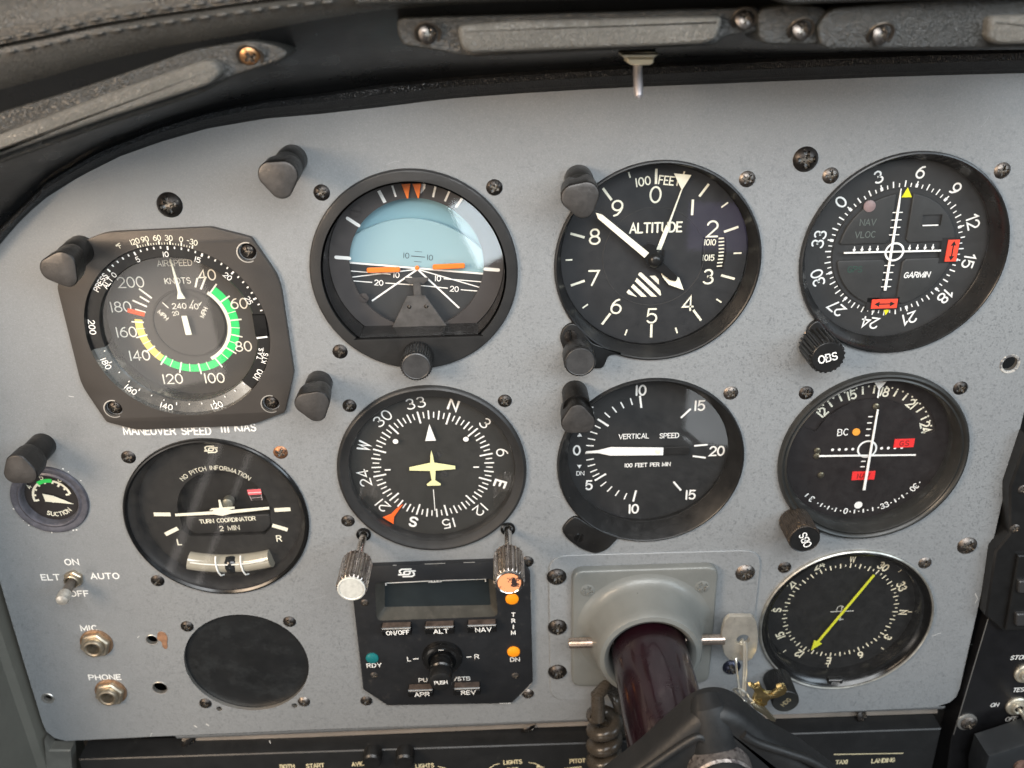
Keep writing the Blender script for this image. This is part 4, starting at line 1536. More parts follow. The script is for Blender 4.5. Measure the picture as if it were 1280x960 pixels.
mb.plate([ndl(24.6, -.45), ndl(24.6, .6), ndl(-19.0, .6), ndl(-19.0, 2.2), ndl(-24.6, 0), ndl(-19.0, -2.2), ndl(-19.0, -.55)], Z + 1.3, Z + 1.8, .1)
mb.build('needle', mat('needle_yellow', (.60, .62, .03), .5), t)
mb = MB()
mb.box(-3.6, 3.2, -37.3, -34.6, -1.6, .9, .3)
nb = mb.build('maker_tag', BLK, t)
mb = MB()
mb.text('KING', -.2, -36.6, 1.0, .95, 0, .2, 1.2, 1.5)
mb.arc(176, 186, 34.8, 35.2, .93)
mb.build('tag_lettering', mat('tag_grey', (.35, .35, .35), .6), nb, smooth=False)
pane(t, 36.2, -.6)
k = knurled(6.3, 1, 16, 40, .22, .6).build('heading_knob', KNOBP, t)
k.location = Vector((-29.1, -32.2, 0)) * MM
mb = MB()
mb.lathe([(6.1, 16.02), (5.9, 16.25), (5.5, 16.1), (.01, 16.1)], 40)
mb.build('knob_face', mat('knob_face_dark', (.03, .03, .028), .35, .3), k)
mb = MB()
mb.text('HDG', .1, -.2, 2.2, 16.2, -50, .36, .9, 1.2)
mb.build('knob_lettering', mat('worn_gold_print', (.30, .25, .15), .5), k, smooth=False)
mounting(t, ('UL', 'UR', 'LR'), {'UL': SCRB, 'UR': STEEL, 'LR': SCRB})

# ================================================================== TURN COORDINATOR
t = thing('turn_coordinator', *TC, 0, 'turn coordinator with small white airplane and curved slip tube', 'gauge')
bezel_std(t, 37.6, 1.6, -6.2, BLKG)
mb = MB()
mb.lathe([(37.5, .4), (37.0, -.6), (35.6, -2.2), (35.0, -5.9)], 80)
mb.build('inner_bezel', mat('inner_black', (.02, .02, .021), .35, noise=(60, .2)), t)
Z = -6
op = circle(20.0, 1.4, .2, n=40, a0=-12, a1=192) + [(-18.4, -9.4), (-15.4, -12.6), (-3, -13.0), (17.5, -12.8), (21, -9)]
mb = MB()
mb.plate(circle(36, n=72), Z - .8, Z, .05, holes=[op])
mb.build('dial_face', DIAL, t)
mb = MB()
mb.add([(x, y, Z - 6) for x, y in circle(30, n=32)], [tuple(range(32))])
mb.loft([[(x, y, Z - .8) for x, y in op], [(x, y, Z - 6) for x, y in op]])
mb.build('recess', DIALK, t, smooth=False)
mb = MB()
mb.plate(rounded([(-16.4, -3.2), (20.6, -3.2), (20.6, -8.6), (17.0, -12.2), (-13.6, -12.2), (-16.4, -9.4)], 1.6, 4), Z - 3.0, Z - .9, .5, steps=3)
mb.build('name_plate', DIAL, t)
mb = MB()
mb.text('TURN COORDINATOR', 1.8, -5.3, 1.9, Z - .82, -2, .34, 1.0, 1.0)
mb.text('2 MIN', 2.0, -9.5, 2.3, Z - .82, -2, .3, 1.05, 1.3)
mb.arctext('NO PITCH INFORMATION', 21.7, 1.4, 1.9, Z + .05, .24, 1.02, 1.5)
mb.text('L', -20.8, -15.4, 2.9, Z + .05, 0, .52)
mb.text('R', 23.2, -15.2, 2.9, Z + .05, 0, .52)
mb.build('lettering', CRM, t, smooth=False)
mb = MB()
for (x0, y0, x1, y1) in ((-29.2, -.6, -22.0, -.9), (23.2, -.4, 30.2, -.2), (-26.2, -11.2, -20.2, -8.2), (21.2, -8.2, 27.6, -10.8)):
    mb = MB()
    mb.ribbon([(x0, y0), (x1, y1)], 1.9, Z + .06, False)
    mb.build('bank_mark', CRM, t, smooth=False)


def stec(mb, x, y, k, z, rot=0):
    a1 = [(8.4, 3.9), (4.6, 3.9), (3.9, 3.2), (3.9, 2.4), (4.5, 1.9), (5.6, 1.9)]
    s1 = [(9.4, 4.1), (4.4, 4.1), (3.5, 3.2), (3.5, 2.4)]
    A = [(7.6, 5.4), (2.4, 5.4), (1.2, 4.6), (1.2, 3.4), (2.0, 2.7)]
    B = [(9.8, 4.1), (4.2, 4.1), (3.4, 3.3), (3.4, 2.5), (4.0, 2.0)]
    for st in (A, B):
        for fl in (0, 1):
            q = [((10 - u) if fl else u, (6 - v) if fl else v) for u, v in st]
            q = [((u - 5) * k, (v - 3) * k) for u, v in q]
            ca, sa = math.cos(D(rot)), math.sin(D(rot))
            mb.ribbon([(x + u * ca - v * sa, y + u * sa + v * ca) for u, v in q], .95 * k, z, False)
    mb.ribbon([(x - 1.6 * k, y - 1.0 * k), (x + 1.2 * k, y - 1.0 * k)], .8 * k, z, False)


mb = MB()
stec(mb, .8, 30.6, .62, Z + .05)
mb.build('maker_logo', CRM, t, smooth=False)
# miniature airplane
mb = MB()
mb.plate([(-19.6, -.1), (-19.6, -1.3), (-3, -1.0), (.8, -1.8), (4.6, -.8), (21.4, .7), (21.4, 1.9), (5, .9), (3.6, 1.7), (-2.2, 1.5), (-3.4, .5)], Z + .8, Z + 1.3, .15)
mb.plate([(.0, 1.0), (.2, 6.2), (1.0, 6.2), (1.6, 1.0)], Z + .8, Z + 1.2, .1)
mb.plate([(-4.4, 1.3), (-3.4, 2.1), (6.6, 2.6), (6.6, 1.8)], Z + .9, Z + 1.5, .1)
mb.build('miniature_airplane', CRM, t)
mb = MB()
mb.lathe([(2.4, Z - 3), (2.4, Z + .2), (1.6, Z + .8), (.01, Z + .9)], 24, 3.4, 3.6)
mb.build('pivot_wheel', mat('pivot_grey', (.16, .16, .13), .4, .5), t)
# red flag window
mb = MB()
mb.plate(rounded([(12.8, 10.6), (19.0, 10.8), (19.0, 4.8), (13.8, 4.8)], .8, 3), Z - .5, Z + .15, .1)
fw = mb.build('power_flag_window', mat('flag_drum_grey', (.035, .03, .03), .3), t)
mb = MB()
mb.poly([(12.9, 10.4), (18.9, 10.6), (18.9, 9.2), (13.1, 9.0)], Z + .2)
mb.poly([(13.1, 8.6), (18.9, 8.8), (18.9, 7.9), (13.2, 7.7)], Z + .2)
mb.build('power_flag', mat('pinkish_red', (.75, .13, .15), .4), fw, smooth=False)
mb = MB()
mb.poly([(13.0, 9.0), (18.9, 9.2), (18.9, 8.8), (13.1, 8.6)], Z + .22)
mb.ribbon([(13.6, 7.4), (14.2, 5.0)], .16, Z + .22)
mb.ribbon([(18.7, 7.8), (18.7, 5.0)], .16, Z + .22)
mb.ribbon([(14.0, 6.2), (18.7, 6.5)], .12, Z + .22)
mb.build('flag_line', mat('pink_white', (.75, .6, .6), .5), fw, smooth=False)
# inclinometer: curved glass tube
mb = MB()
tc_ = [(x, -27.2 + .0042 * (x - 1) ** 2 * 1.6, Z + 1.5) for x in [-17.6 + i * 36.4 / 20 for i in range(21)]]
mb.tube([(x, y + .6, z) for x, y, z in tc_], 4.1, 18)
inc = mb.build('slip_tube', mat('slip_tube_cream', (.34, .32, .26), .12, coat=1.0, noise=(40, .15)), t)
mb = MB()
mb.tube([(x, y + 2.6, Z + 5.4) for x, y, z in tc_[1:-1]], .32, 6)  # painted highlight: thin white line along the upper front of the tube
mb.build('tube_painted_highlight', mat('tube_highlight_white', (.8, .8, .75), .3), inc)
mb = MB()
mb.lathe([(3.9, -.3), (4.4, 0.6), (3.6, 2.6), (2, 3.8), (.01, 4.3)], 24, 0, 0)
ball = mb.build('slip_ball', mat('ball_black', (.01, .012, .014), .12), inc)
ball.location = Vector((1.3, -26.4, Z + 1.9)) * MM
for x in (-4.6, 6.4):
    mb = MB()
    mb.tube([(x - .3, -21.2, Z + 3.6), (x - .1, -22.6, Z + 5.3), (x + .1, -25, Z + 6.0), (x + .4, -28, Z + 5.8), (x + 1.0, -30.6, Z + 4.8), (x + 1.8, -31.4, Z + 3.2)], .38, 6)
    mb.build('centre_wire', WHT, inc)
pane(t, 37.2, .0, GLD)
mounting(t, ('UL', 'UR', 'LL', 'LR'), {'UL': SCRB, 'UR': SCRR, 'LL': SCRB, 'LR': SCRB})

# ================================================================== SUCTION GAUGE
t = thing('suction_gauge', *SUC, 0, 'small round suction gauge with green band under a post light', 'gauge')
mb = MB()
mb.lathe([(16.1, -2), (16.2, .6), (15.8, 1.2), (15.0, 1.3), (13.4, .9), (12.6, 1.3), (12.1, 1.1), (11.6, -.2), (11.4, -2.2)], 64)
mb.build('bezel', mat('bezel_bluish_grey', (.10, .10, .12), .4, .3, noise=(300, .3), dust=(600, .6, (.3, .3, .3))), t)
Z = -2
face(t, 12, Z, DIALB)
mb = MB()
Z += .06
mb.arc(-104, -12, 7.4, 8.4, Z)
mb.arc(14, 82, 7.4, 8.4, Z)
for i, a in enumerate((-104, -81, -58, -36, -12, 14, 36, 59, 82)):
    mb.tick(a + (2 if i == 0 else 0), 6.0 if i in (0, 8, 6) else 6.6, 7.6, .9, Z)
mb.text('4', *pol(-58, 10.1), 2.0, Z, -58, .38)
mb.text('5', *pol(-14, 10.0), 2.0, Z, -14, .38)
mb.text('6', *pol(32, 9.9), 2.0, Z, 32, .38)
mb.arctext('SUCTION', 8.6, 172, 1.9, Z, .38, 1.0, 1.3, flip=True)
mb.disc(-.2, -2.4, .5, Z)
mb.build('scale_marks', CRM, t, smooth=False)
mb = MB()
mb.arc(-34, 12, 7.1, 8.9, Z + .01)
mb.build('green_band', mat('bright_green', (.03, .72, .12), .5), t, smooth=False)
mb = MB()
mb.plate([(-3.2, 2.2), (-2.8, -1.6), (8.6, -3.3), (1.0, 1.0)], Z + .7, Z + 1.0, .05)
mb.build('needle', CRM, t)
pane(t, 11.9, .5)
mb = MB()
for i in range(9):
    a = random.choice([random.uniform(20, 75), random.uniform(150, 200), random.uniform(-140, -100)])
    mb = MB()
    mb.disc(*pol(a, 17.0 + random.uniform(-.2, .5)), random.uniform(.2, .45), .02, 8)
    mb.build('paint_chip', WHT, t, smooth=False)

# ================================================================== AUTOPILOT
t = thing('autopilot_controller', 1.3, -174, 0, 'black autopilot unit with blank display, five buttons and centre turn knob', 'autopilot')
ox, oy = 1.3, -174


def A(px, py, z=0):
    x, y = P(400 + px / 3, 640 + py / 3, z)
    return (x - ox, y - oy)


out = [(-37.5, 41.2), (37.2, 41.6), (40.2, 34), (40.4, -28.2), (30.0, -41.2), (-29.2, -40.0), (-39.8, -29.4), (-39.2, 34)]
zf = 2.6
disp = rounded([A(205, 262, zf), A(655, 250, zf), A(668, 392, zf), A(212, 408, zf)], 3.0, 4)
mb = MB()
mb.plate([(x * 1.0, y) for x, y in out], -1.5, zf, .8, holes=[disp], steps=2)
mb.build('faceplate', APB, t)
# worn edge bits
mb = MB()
for q in (((-6, 41.3), (3, 41.4)), ((11, 41.4), (16, 41.45)), ((40.3, 20), (40.3, 24)), ((34.2, -36.4), (39.8, -29.2)), ((29.6, -41.1), (24, -40.9)), ((-39.7, -29.6), (-36.6, -32.6)), ((-20, 41.2), (-18.4, 41.2))):
    mb.tube([(q[0][0], q[0][1], zf - .3), (q[1][0], q[1][1], zf - .3)], .16, 5)
mb.build('worn_edge', BARE, t)
inner = rounded([A(243, 262, -3.5), A(632, 250, -3.5), A(640, 348, -3.5), A(243, 356, -3.5)], .6, 4)
dd_ = ccw(disp)
ii_ = ccw(inner)
mb = MB()
mb.loft([[(x, y, zf - .02) for x, y in dd_], [(x, y, zf - 1.2) for x, y in inset(dd_, .25)], [(x, y, -3.5) for x, y in ii_]])
mb.build('display_surround', mat('surround_grey', (.06, .058, .05), .5, noise=(60, .3), dust=(200, .5, (.11, .10, .085))), t)
mb = MB()
mb.add([(x, y, -3.45) for x, y in ii_], [tuple(range(len(ii_)))])
mb.build('display', APD, t, smooth=False)
mb = MB()
zd = -3.3
mb.ribbon([A(247, 276, zd), A(247, 267, zd), A(405, 259, zd)], .5, zd, False)
mb.ribbon([A(459, 257, zd), A(620, 251, zd), A(621, 262, zd)], .5, zd, False)
mb.text('MODES', *A(432, 258, zd), 1.5, zd, -2, .4, .9, 1.2)
for tx, q, h, sp in (('RDY', (203, 575), 2.2, 1.5), ('DN', (731, 553), 2.2, 1.4), ('L', (334, 551), 2.4, 1.2), ('R', (588, 542), 2.4, 1.2), ('PU', (386, 630), 2.1, 1.3), ('/STB', (533, 625), 2.1, .9)):
    mb.text(tx, *A(q[0], q[1], zf), h, zf + .04, -1, .36, 1.15, sp + .3)
for i, ch in enumerate('TRIM'):
    mb.text(ch, *A(725, 385 + i * 22.5, zf), 2.0, zf + .04, 0, .46, 1.0)
mb.ribbon([A(349, 551, zf), A(369, 550, zf)], .55, zf + .04, False)
mb.ribbon([A(550, 544, zf), A(568, 543, zf)], .55, zf + .04, False)
stec(mb, *A(326, 228, zf), .82, zf + .04)
mb.build('lettering', WHT, t, smooth=False)
for (q, w, tx) in (((287, 457), 13.4, 'ON/OFF'), ((449, 452), 13.2, 'ALT'), ((608, 446), 13.0, 'NAV'), ((378, 688), 11.6, 'APR'), ((552, 681), 12.4, 'REV')):
    zb = zf + 4.0
    cx, cy = A(q[0], q[1], zb)
    b = MB()
    b.box(cx - w / 2, cx + w / 2, cy - .4, cy + 3.3, zf, zb, .3)
    # worn top comes from a separate cap
    bo = b.build('push_button', BLKG, t)
    b = MB()
    b.box(cx - w / 2 + .4, cx + w / 2 - .4, cy + 3.25, cy + 3.42, zf + .2, zb - .4, .05)
    b.build('button_top', BTNT, bo)
    b = MB()
    b.ribbon([(cx - w / 2 + .4, cy + 2.9), (cx + w / 2 - .4, cy + 2.9)], .3, zb + .02, False)
    b.build('button_edge_wear', mat('edge_wear', (.55, .54, .5), .5), bo, smooth=False)
    b = MB()
    b.text(tx, cx + .6, cy + .7, 2.2, zb + .06, -1, .42, .92 if len(tx) > 4 else 1.2, 1.5)
    b.box(cx - w / 2, cx + w / 2, cy - 1.0, cy + 2.2, zf, zb + .02, .3, mi=1)
    b.build('button_label', [WHT, BLKG], bo, smooth=False)
for q, m_, nm in (((720, 325), LAMPO, 'up_lamp'), ((726, 523), LAMPO, 'down_lamp'), ((196, 547), LAMPT, 'ready_lamp')):
    x, y = A(*q, zf)
    mb = MB()
    mb.lathe([(3.0, zf - .1), (2.9, zf + .5), (2.2, zf + .9), (.01, zf + 1.0)], 28, x, y)
    mb.build(nm, m_, t)
for q in ((168, 340), (203, 612), (733, 614)):
    x, y = A(*q, zf)
    screw(t, x, y, zf + .02, 1.8, STEEL, hgt=.4)
x, y = A(459, 545, 3)
mb = MB()
mb.lathe([(9.4, zf), (9.4, zf + .6), (8.8, zf + 2.2), (7.6, zf + 3.0), (6.4, zf + 3.1)], 56, x, y)
mb.lathe([(5.4, zf + 3), (5.3, 12), (4.6, 12.6), (4.6, 13.2)], 40, x, y)
kn = mb.build('turn_knob', BLKG, t)
mb = MB()
mb.lathe([(5.0, 13.0), (5.2, 13.4), (5.2, 18.2), (4.9, 18.8), (4.4, 19.0), (.01, 19.0)], 40, x, y)
pk = mb.build('push_cap', KNOBP, kn)
mb = MB()
mb.text('PUSH', x + .1, y - .1, 1.9, 19.06, -3, .34, .92, 1.2)
mb.build('cap_lettering', WHT, pk, smooth=False)
mb = MB()
mb.add([(x - 1.3, y + 6.6, zf + 3.15), (x + 1.1, y + 6.6, zf + 3.15), (x - .1, y + 9.1, zf + 1.7)], [(0, 1, 2)])
mb.build('knob_pointer', WHT, kn, smooth=False)
for sx, sy, q in ((-38.1, -212.8, SCRB), (39.3, -211.6, STEEL), (40.3, -134.8, SCRB)):
    screw(t, sx - ox, sy - oy, .02, 2.9, q, hgt=1.4)

# ================================================================== PULL KNOBS ON THIN SHAFTS
for (x, y, fm, lab, nm) in ((-30.3, -117.5, PALEF, 'knurled knob with pale silver face on a thin shaft, left above the autopilot', 'pale_insert'),
                            (32.3, -117.0, STICK, 'knurled knob with worn orange sticker face on a thin shaft, right above the autopilot', 'orange_sticker')):
    t = thing('shaft_knob', x, y, 0, lab, 'knob', 'knurled knobs on thin shafts over the autopilot')
    mb = MB()
    mb.lathe([(3.2, -.5), (3.2, .8), (2.4, 1.1), (2.1, .6), (2.0, -1)], 28)
    mb.build('collar', BLKG, t)
    mb = MB()
    mb.lathe([(1.65, -4), (1.65, 22)], 20)
    mb.build('shaft', CHR, t)
    k = knurled(6.3, 20.5, 37.5, 22, .9, .9)
    k.lathe([(6.0, 20.5), (5.0, 20.2), (1.6, 20.2)], 28)
    ko = k.build('knob', mat('knurled_worn', (.40, .36, .33), .3, .95, noise=(300, .3)), t)
    mb = MB()
    mb.lathe([(5.6, 37.4), (5.6, 38.0), (5.0, 38.2), (4.7, 37.9), (.01, 37.9)], 40)
    mb.build('knob_end', PALEF if nm == 'pale_insert' else CHR, ko)
    mb = MB()
    mb.disc(0, 0, 4.6, 38.0, 32)
    mb.build(nm, fm, ko, smooth=False)

# ================================================================== POST LIGHTS
posts = [((348, 224), 25, 0, 'black post light standing alone above left of the attitude indicator', (364, 201)),
         ((75, 338), 22, 25, 'black post light on the upper left corner of the octagonal airspeed plate', (98, 314)),
         ((23, 589), 22, -62, 'black post light above the small suction gauge', (50, 560)),
         ((391, 508), 21, 8, 'black post light between the airspeed plate and the heading gauge', (398, 482)),
         ((726, 250), 20, 10, 'dusty black post light at the upper left rim of the altimeter', (724, 226)),
         ((723, 525), 16, 180, 'dusty black post light at the upper left rim of the vertical speed gauge', (719, 494))]
for (fp, zh, rot, lab, bp) in posts:
    bx, by = P(bp[0], bp[1], 3)
    hx_, hy_ = P(fp[0], fp[1], zh)
    t = thing('post_light', bx, by, 0, lab, 'post light', 'post lights around the gauges')
    dx, dy = hx_ - bx, hy_ - by
    mb = MB()
    mb.loft([[(x + dx * f, y + dy * f, z) for x, y in circle(r, n=28)] for (r, z, f) in ((5.2, 0, 0), (5.3, 4, .05), (5.3, 9.5, .35), (5.1, 9.8, .36), (5.1, 10.4, .4), (5.5, 10.6, .42), (5.5, zh - 6, .8))])
    mb.build('post', PLC, t)
    mb = MB()
    # rounded-triangle head
    pts = []
    cs = [(-2.2, 1.4, 4.4), (2.2, 1.4, 4.4), (.4, -2.7, 3.9)]
    for i in range(36):
        a = 2 * math.pi * i / 36
        best = max(c[0] * math.cos(a) + c[1] * math.sin(a) + c[2] for c in cs)
        # support function -> boundary point
        c = max(cs, key=lambda c: c[0] * math.cos(a) + c[1] * math.sin(a) + c[2])
        pts.append((c[0] + c[2] * math.cos(a), c[1] + c[2] * math.sin(a)))
    ca, sa = math.cos(D(rot)), math.sin(D(rot))
    pts = [(x * ca - y * sa, x * sa + y * ca) for x, y in pts]
    def sc_(f, z, d=1.0):
        return [(x * f + dx * d, y * f + dy * d, z) for x, y in pts]
    mb.loft([sc_(.88, zh - 11, .58), sc_(.97, zh - 8.5, .70), sc_(1.0, zh - 4, .9), sc_(1.02, zh - .5), sc_(.97, zh - .1)], cap0=True)
    hd = mb.build('hood', PLC, t)
    mb = MB()
    mb.loft([sc_(.97, zh - .1), sc_(.93, zh - .02), sc_(.88, zh + .12)], cap1=True)
    mb.build('hood_face', PLF, hd)

# ================================================================== ELT SWITCH and JACKS
def hexpts(r, rot=0):
    return [(r * math.cos(D(60 * i + rot)), r * math.sin(D(60 * i + rot))) for i in range(6)]


def bat(t, base, tip, z0, z1, r0, r1, m, tipm=None):
    mb = MB()
    p0, p1 = Vector((*base, z0)), Vector((*tip, z1))
    pts = [p0 + (p1 - p0) * f for f in (0, .25, .6, .9, .97, 1.0)]
    mb.tube([tuple(p) for p in pts], [r0, r0 * 1.02, (r0 + r1) / 2, r1, r1 * .85, r1 * .4], 16)
    lv = mb.build('lever', m, t)
    if tipm:
        mb = MB()
        q = [p0 + (p1 - p0) * f for f in (.66, .78, .92, .99, 1.02)]
        mb.tube([tuple(p) for p in q], [r1 * 1.05, r1 * 1.08, r1 * 1.08, r1 * .9, r1 * .4], 16)
        mb.build('lever_tip', tipm, lv)
    return lv


ex, ey = P(93, 722)
t = thing('toggle_switch', ex, ey, 0, 'silver toggle switch between the words ELT and AUTO', 'switch')
mb = MB()
mb.plate(rounded(hexpts(4.3, 20), .5, 2), 0, 2.0, .4)
mb.build('hex_nut', GOLD, t)
mb = MB()
mb.lathe([(3.2, 1.9), (3.2, 3.4), (2.8, 3.7), (2.3, 3.3), (2.2, 2.4)], 24)
mb.build('bushing', GOLD, t)
tx, ty = P(77, 751, 16)
bat(t, (0, 0), (tx - ex, ty - ey), 2.0, 16, 1.9, 2.6, mat('grey_lever', (.16, .14, .12), .4, .5, noise=(300, .3)), mat('silver_tip', (.62, .60, .55), .35, .7, noise=(500, .25)))

for (px, py, lab, txt) in ((120, 805, 'brass headphone jack socket directly below the word MIC', 'mic'), (138, 866, 'brass headphone jack socket directly below the word PHONE', 'phone')):
    x, y = P(px, py, 1)
    t = thing('jack_socket', x, y, 0, lab, 'jack', 'jack sockets on the lower left')
    mb = MB()
    mb.lathe([(7.4, 0), (7.4, .5), (7.0, .7), (5.0, .7)], 36)
    mb.build('washer', mat('copper_washer', (.38, .24, .15), .4, .8, noise=(400, .3)), t)
    mb = MB()
    mb.plate(rounded(hexpts(6.9, 10), .7, 2), .7, 3.2, .6, holes=[circle(3.0, n=24)])
    mb.build('hex_nut', GOLD, t)
    mb = MB()
    mb.lathe([(4.6, 3.0), (4.6, 4.3), (4.2, 4.9), (3.6, 5.0), (2.9, 4.6), (2.8, 3), (2.7, -6)], 32)
    mb.build('sleeve', GOLD, t)
    mb = MB()
    mb.add([(a, b, -4) for a, b in circle(3, n=20)], [tuple(range(20))])
    mb.build('socket_bottom', VOID, t, smooth=False)

# ================================================================== YOKE MOUNT, TUBE, HUB
YX, YY = 92.3, -171.0
t = thing('yoke_mount', YX, YY, 0, 'grey cast housing bolted to the panel where the control tube comes out', 'mount')
mb = MB()
pl_ = rounded([(-42.5, 39.5), (51.8, 39.0), (51.8, -45), (-42.5, -45)], 9, 6)
mb.plate(pl_, .01, .9, .3, holes=[circle(18.8, n=40)])
mb.build('backing_plate', PAINT, t)
mb = MB()
fl = rounded([(-32.4, 33.4), (32.4, 33.4), (32.4, -33.4), (-32.4, -33.4)], 5.5, 6)
mb.plate(fl, .9, 4.6, 1.3, holes=[circle(20, n=48)], steps=4)
mb.build('flange', CAST, t)
mb = MB()
mb.lathe([(31.5, 4.4), (29.4, 5.1), (27.2, 6.6), (25.8, 9.5), (24.6, 14), (23.6, 19), (23.0, 21.6), (22.0, 22.9), (20.2, 23.4), (18.8, 22.6), (17.9, 21), (17.6, 14), (17.4, -2)], 80, .4, 0)
mb.build('housing', CAST, t)
for sx in (-25.5, 25.5):
    screw(t, sx, 22.8, 4.35, 3.6, CAST, hgt=.7)
    # shallow counterbore ring
for px, py, q in ((696, 722, SCRB), (697, 785, SCRB), (697, 841, SCRB), (932, 717, STEEL), (915, 835, mat('screw_blue_black', (.03, .035, .06), .3, .6))):
    x, y = P(px, py, 1.5)
    screw(t, x - YX, y - YY, .9, 4.4, q, hgt=2.3)

t = thing('control_yoke', YX, YY, 0, 'dark plastic control wheel hub on a glossy maroon tube', 'control yoke')
mb = MB()
mb.lathe([(16.6, -30), (16.6, 101)], 64, .6, 0)
mb.build('control_tube', MAROON, t)


def Y(px, py, z):
    x, y = P(px, py + 8, z)
    return (x - YX, y - YY)


zh = 111
zo = 101
hub = [Y(px, py, zo) for px, py in ((640, 1075), (735, 972), (800, 922), (846, 880), (864, 864), (884, 856), (903, 856), (922, 864), (940, 880), (965, 900), (1000, 919), (1035, 945), (1085, 983), (1150, 1075))]
mb = MB()
mb.plate(rounded(hub, 2.5, 3), 99, zh, 5.0, steps=6)
mb.build('wheel_hub', YOKE, t, sharp=50)
# raised rounded ridge down the middle
mb = MB()
x0, y0 = Y(893, 872, zh)
x1, y1 = Y(915, 1020, zh + 8)
mb.tube([(x0 - .5, y0 - 6, zh - 10), (x0, y0 - 8, zh - 7), (x0 + 1, y0 - 12, zh - 5.4), (x0 + 2.2, y0 - 24, zh - 4), (x1, y1, zh - 3)], [4.5, 6.4, 7.4, 8.6, 10], 28)
mb.build('hub_ridge', YOKE, t)
# moulded ribs framing the arms
for pts in ([(838, 958), (862, 934), (886, 916), (901, 913)], [(968, 930), (990, 946), (1020, 955), (1060, 975)]):
    pass
mb = MB()
q = [Y(px, py, zh + 1.5) for px, py in ((770, 985), (838, 938), (866, 920), (877, 917), (884, 926), (890, 950))]
mb.tube([(x, y, zh + .2) for x, y in smoothline(q, 4)], 1.5, 12)
q = [Y(px, py, zh + 1.5) for px, py in ((930, 914), (948, 925), (985, 937), (1020, 950), (1060, 978), (1090, 1010))]
mb.tube([(x, y, zh + .0) for x, y in smoothline(q, 4)], 1.5, 12)
mb.build('hub_ribs', YOKE, t)
zc = zh + 11
x, y = Y(908, 986, zc)
mb = MB()
mb.lathe([(10.6, zh - 2), (10.6, zc - 5), (10.0, zc - 4.2)], 48, x, y)
mb.build('worn_collar', WORN, t)
mb = MB()
mb.lathe([(9.9, zc - 4.4), (9.7, zc - 1.5), (8.5, zc), (.01, zc + .3)], 48, x, y)
mb.build('centre_cap', YOKE, t)

# ================================================================== LOCK PIN, RING, KEYS
zp = 12.6
x0, y0 = P(711, 804, zp)
x1, y1 = P(905, 799, zp)
t = thing('control_lock_pin', x1, y1, zp, 'metal lock pin through the grey housing with flat holed nickel head', 'lock pin')
mb = MB()
mb.tube([(x0 - x1, y0 - y1, 0), (x0 - x1 + .6, y0 - y1, 0), (0, 0, 0)], [2.0, 2.35, 2.35], 20)
mb.build('pin', mat('pin_steel_warm', (.55, .45, .38), .3, .95, noise=(600, .15)), t)


def K(px, py, z):
    x, y = P(840 + px / 4.57, 750 + py / 4.57, z)
    return (x, y)


head = [(300, 125), (328, 95), (458, 95), (482, 122), (494, 200), (486, 290), (456, 343), (430, 350), (330, 346), (300, 312), (283, 240), (284, 190)]
mb = MB()
hp = rounded([(K(a, b, zp + 1.2)[0] - x1, K(a, b, zp + 1.2)[1] - y1) for a, b in head], 1.0, 3)
hc = K(406, 228, zp + 1.2)
mb.plate(hp, -1.0, 1.2, .4, holes=[circle(3.0, hc[0] - x1, hc[1] - y1, n=28)], steps=2)
mb.build('head_plate', NICK, t)
# wire ring
rc = K(406, 240, zp + 1)
t = thing('key_ring', rc[0], rc[1], zp + 1, 'thin silver wire ring hanging from the lock pin head', 'key ring')
lp_ = []
for (a, b, z) in ((408, 242, 15.2), (412, 300, 16.5), (410, 400, 18), (406, 490, 19.5), (398, 545, 20), (388, 520, 19), (374, 440, 16.5), (366, 360, 14.6), (372, 300, 12), (392, 240, 11.2), (402, 225, 12.5)):
    x, y = K(a, b, z)
    lp_.append((x - rc[0], y - rc[1], z - zp - 1))
mb = MB()
mb.tube(smoothline(lp_ + [lp_[0]], 5)[:-1], .6, 8, closed=True)
mb.tube([(x + .9, y + .2, z + .6) for x, y, z in smoothline(lp_[:6], 5)], .5, 8)
mb.build('ring_wire', SILV, t)
# brass keys
t = thing('key', *K(560, 560, 24), 24, 'bright brass key hanging beside the heading knob', 'key')
kx, ky = K(560, 560, 24)
keyp = [(438, 474), (452, 470), (476, 480), (500, 466), (512, 486), (512, 500), (540, 518), (575, 520), (600, 500), (598, 486), (625, 474), (648, 478), (656, 496), (640, 520), (600, 538), (560, 545), (545, 560), (540, 580), (510, 592), (480, 590), (462, 560), (478, 520), (462, 492)]
mb = MB()
mb.plate([(K(a, b, 24)[0] - kx, K(a, b, 24)[1] - ky) for a, b in [(q[0], q[1] + 12) for q in keyp]], -1.6, 1.0, .3, holes=[circle(1.0, K(498, 560, 24)[0] - kx, K(498, 560, 24)[1] - ky, n=16)], steps=2)
mb.build('key_body', BRASS, t)
t = thing('key', *K(560, 640, 26), 26, 'slim pale key blade poking out below the brass key behind the yoke hub', 'key')
kx, ky = K(560, 640, 26)
mb = MB()
mb.plate([(K(a, b, 26)[0] - kx, K(a, b, 26)[1] - ky) for a, b in ((452, 590), (475, 585), (500, 600), (530, 612), (545, 630), (592, 682), (590, 695), (560, 686), (530, 660), (500, 640), (470, 625))], -.8, .4, .3, steps=2)
mb.build('key_blade', mat('key_pale_brass', (.78, .68, .48), .22, 1), t)
t = thing('split_ring', *K(410, 560, 22), 22, 'small twisted wire ring between the silver ring and the keys', 'key ring')
kx, ky = K(410, 560, 22)
mb = MB()
mb.tube([(K(a, b, z)[0] - kx, K(a, b, z)[1] - ky, z - 22) for a, b, z in smoothline([(350, 512, 20), (380, 506, 23), (420, 530, 24), (440, 560, 23), (432, 590, 21), (410, 575, 19), (385, 545, 18)], 4)], .55, 8, closed=True)
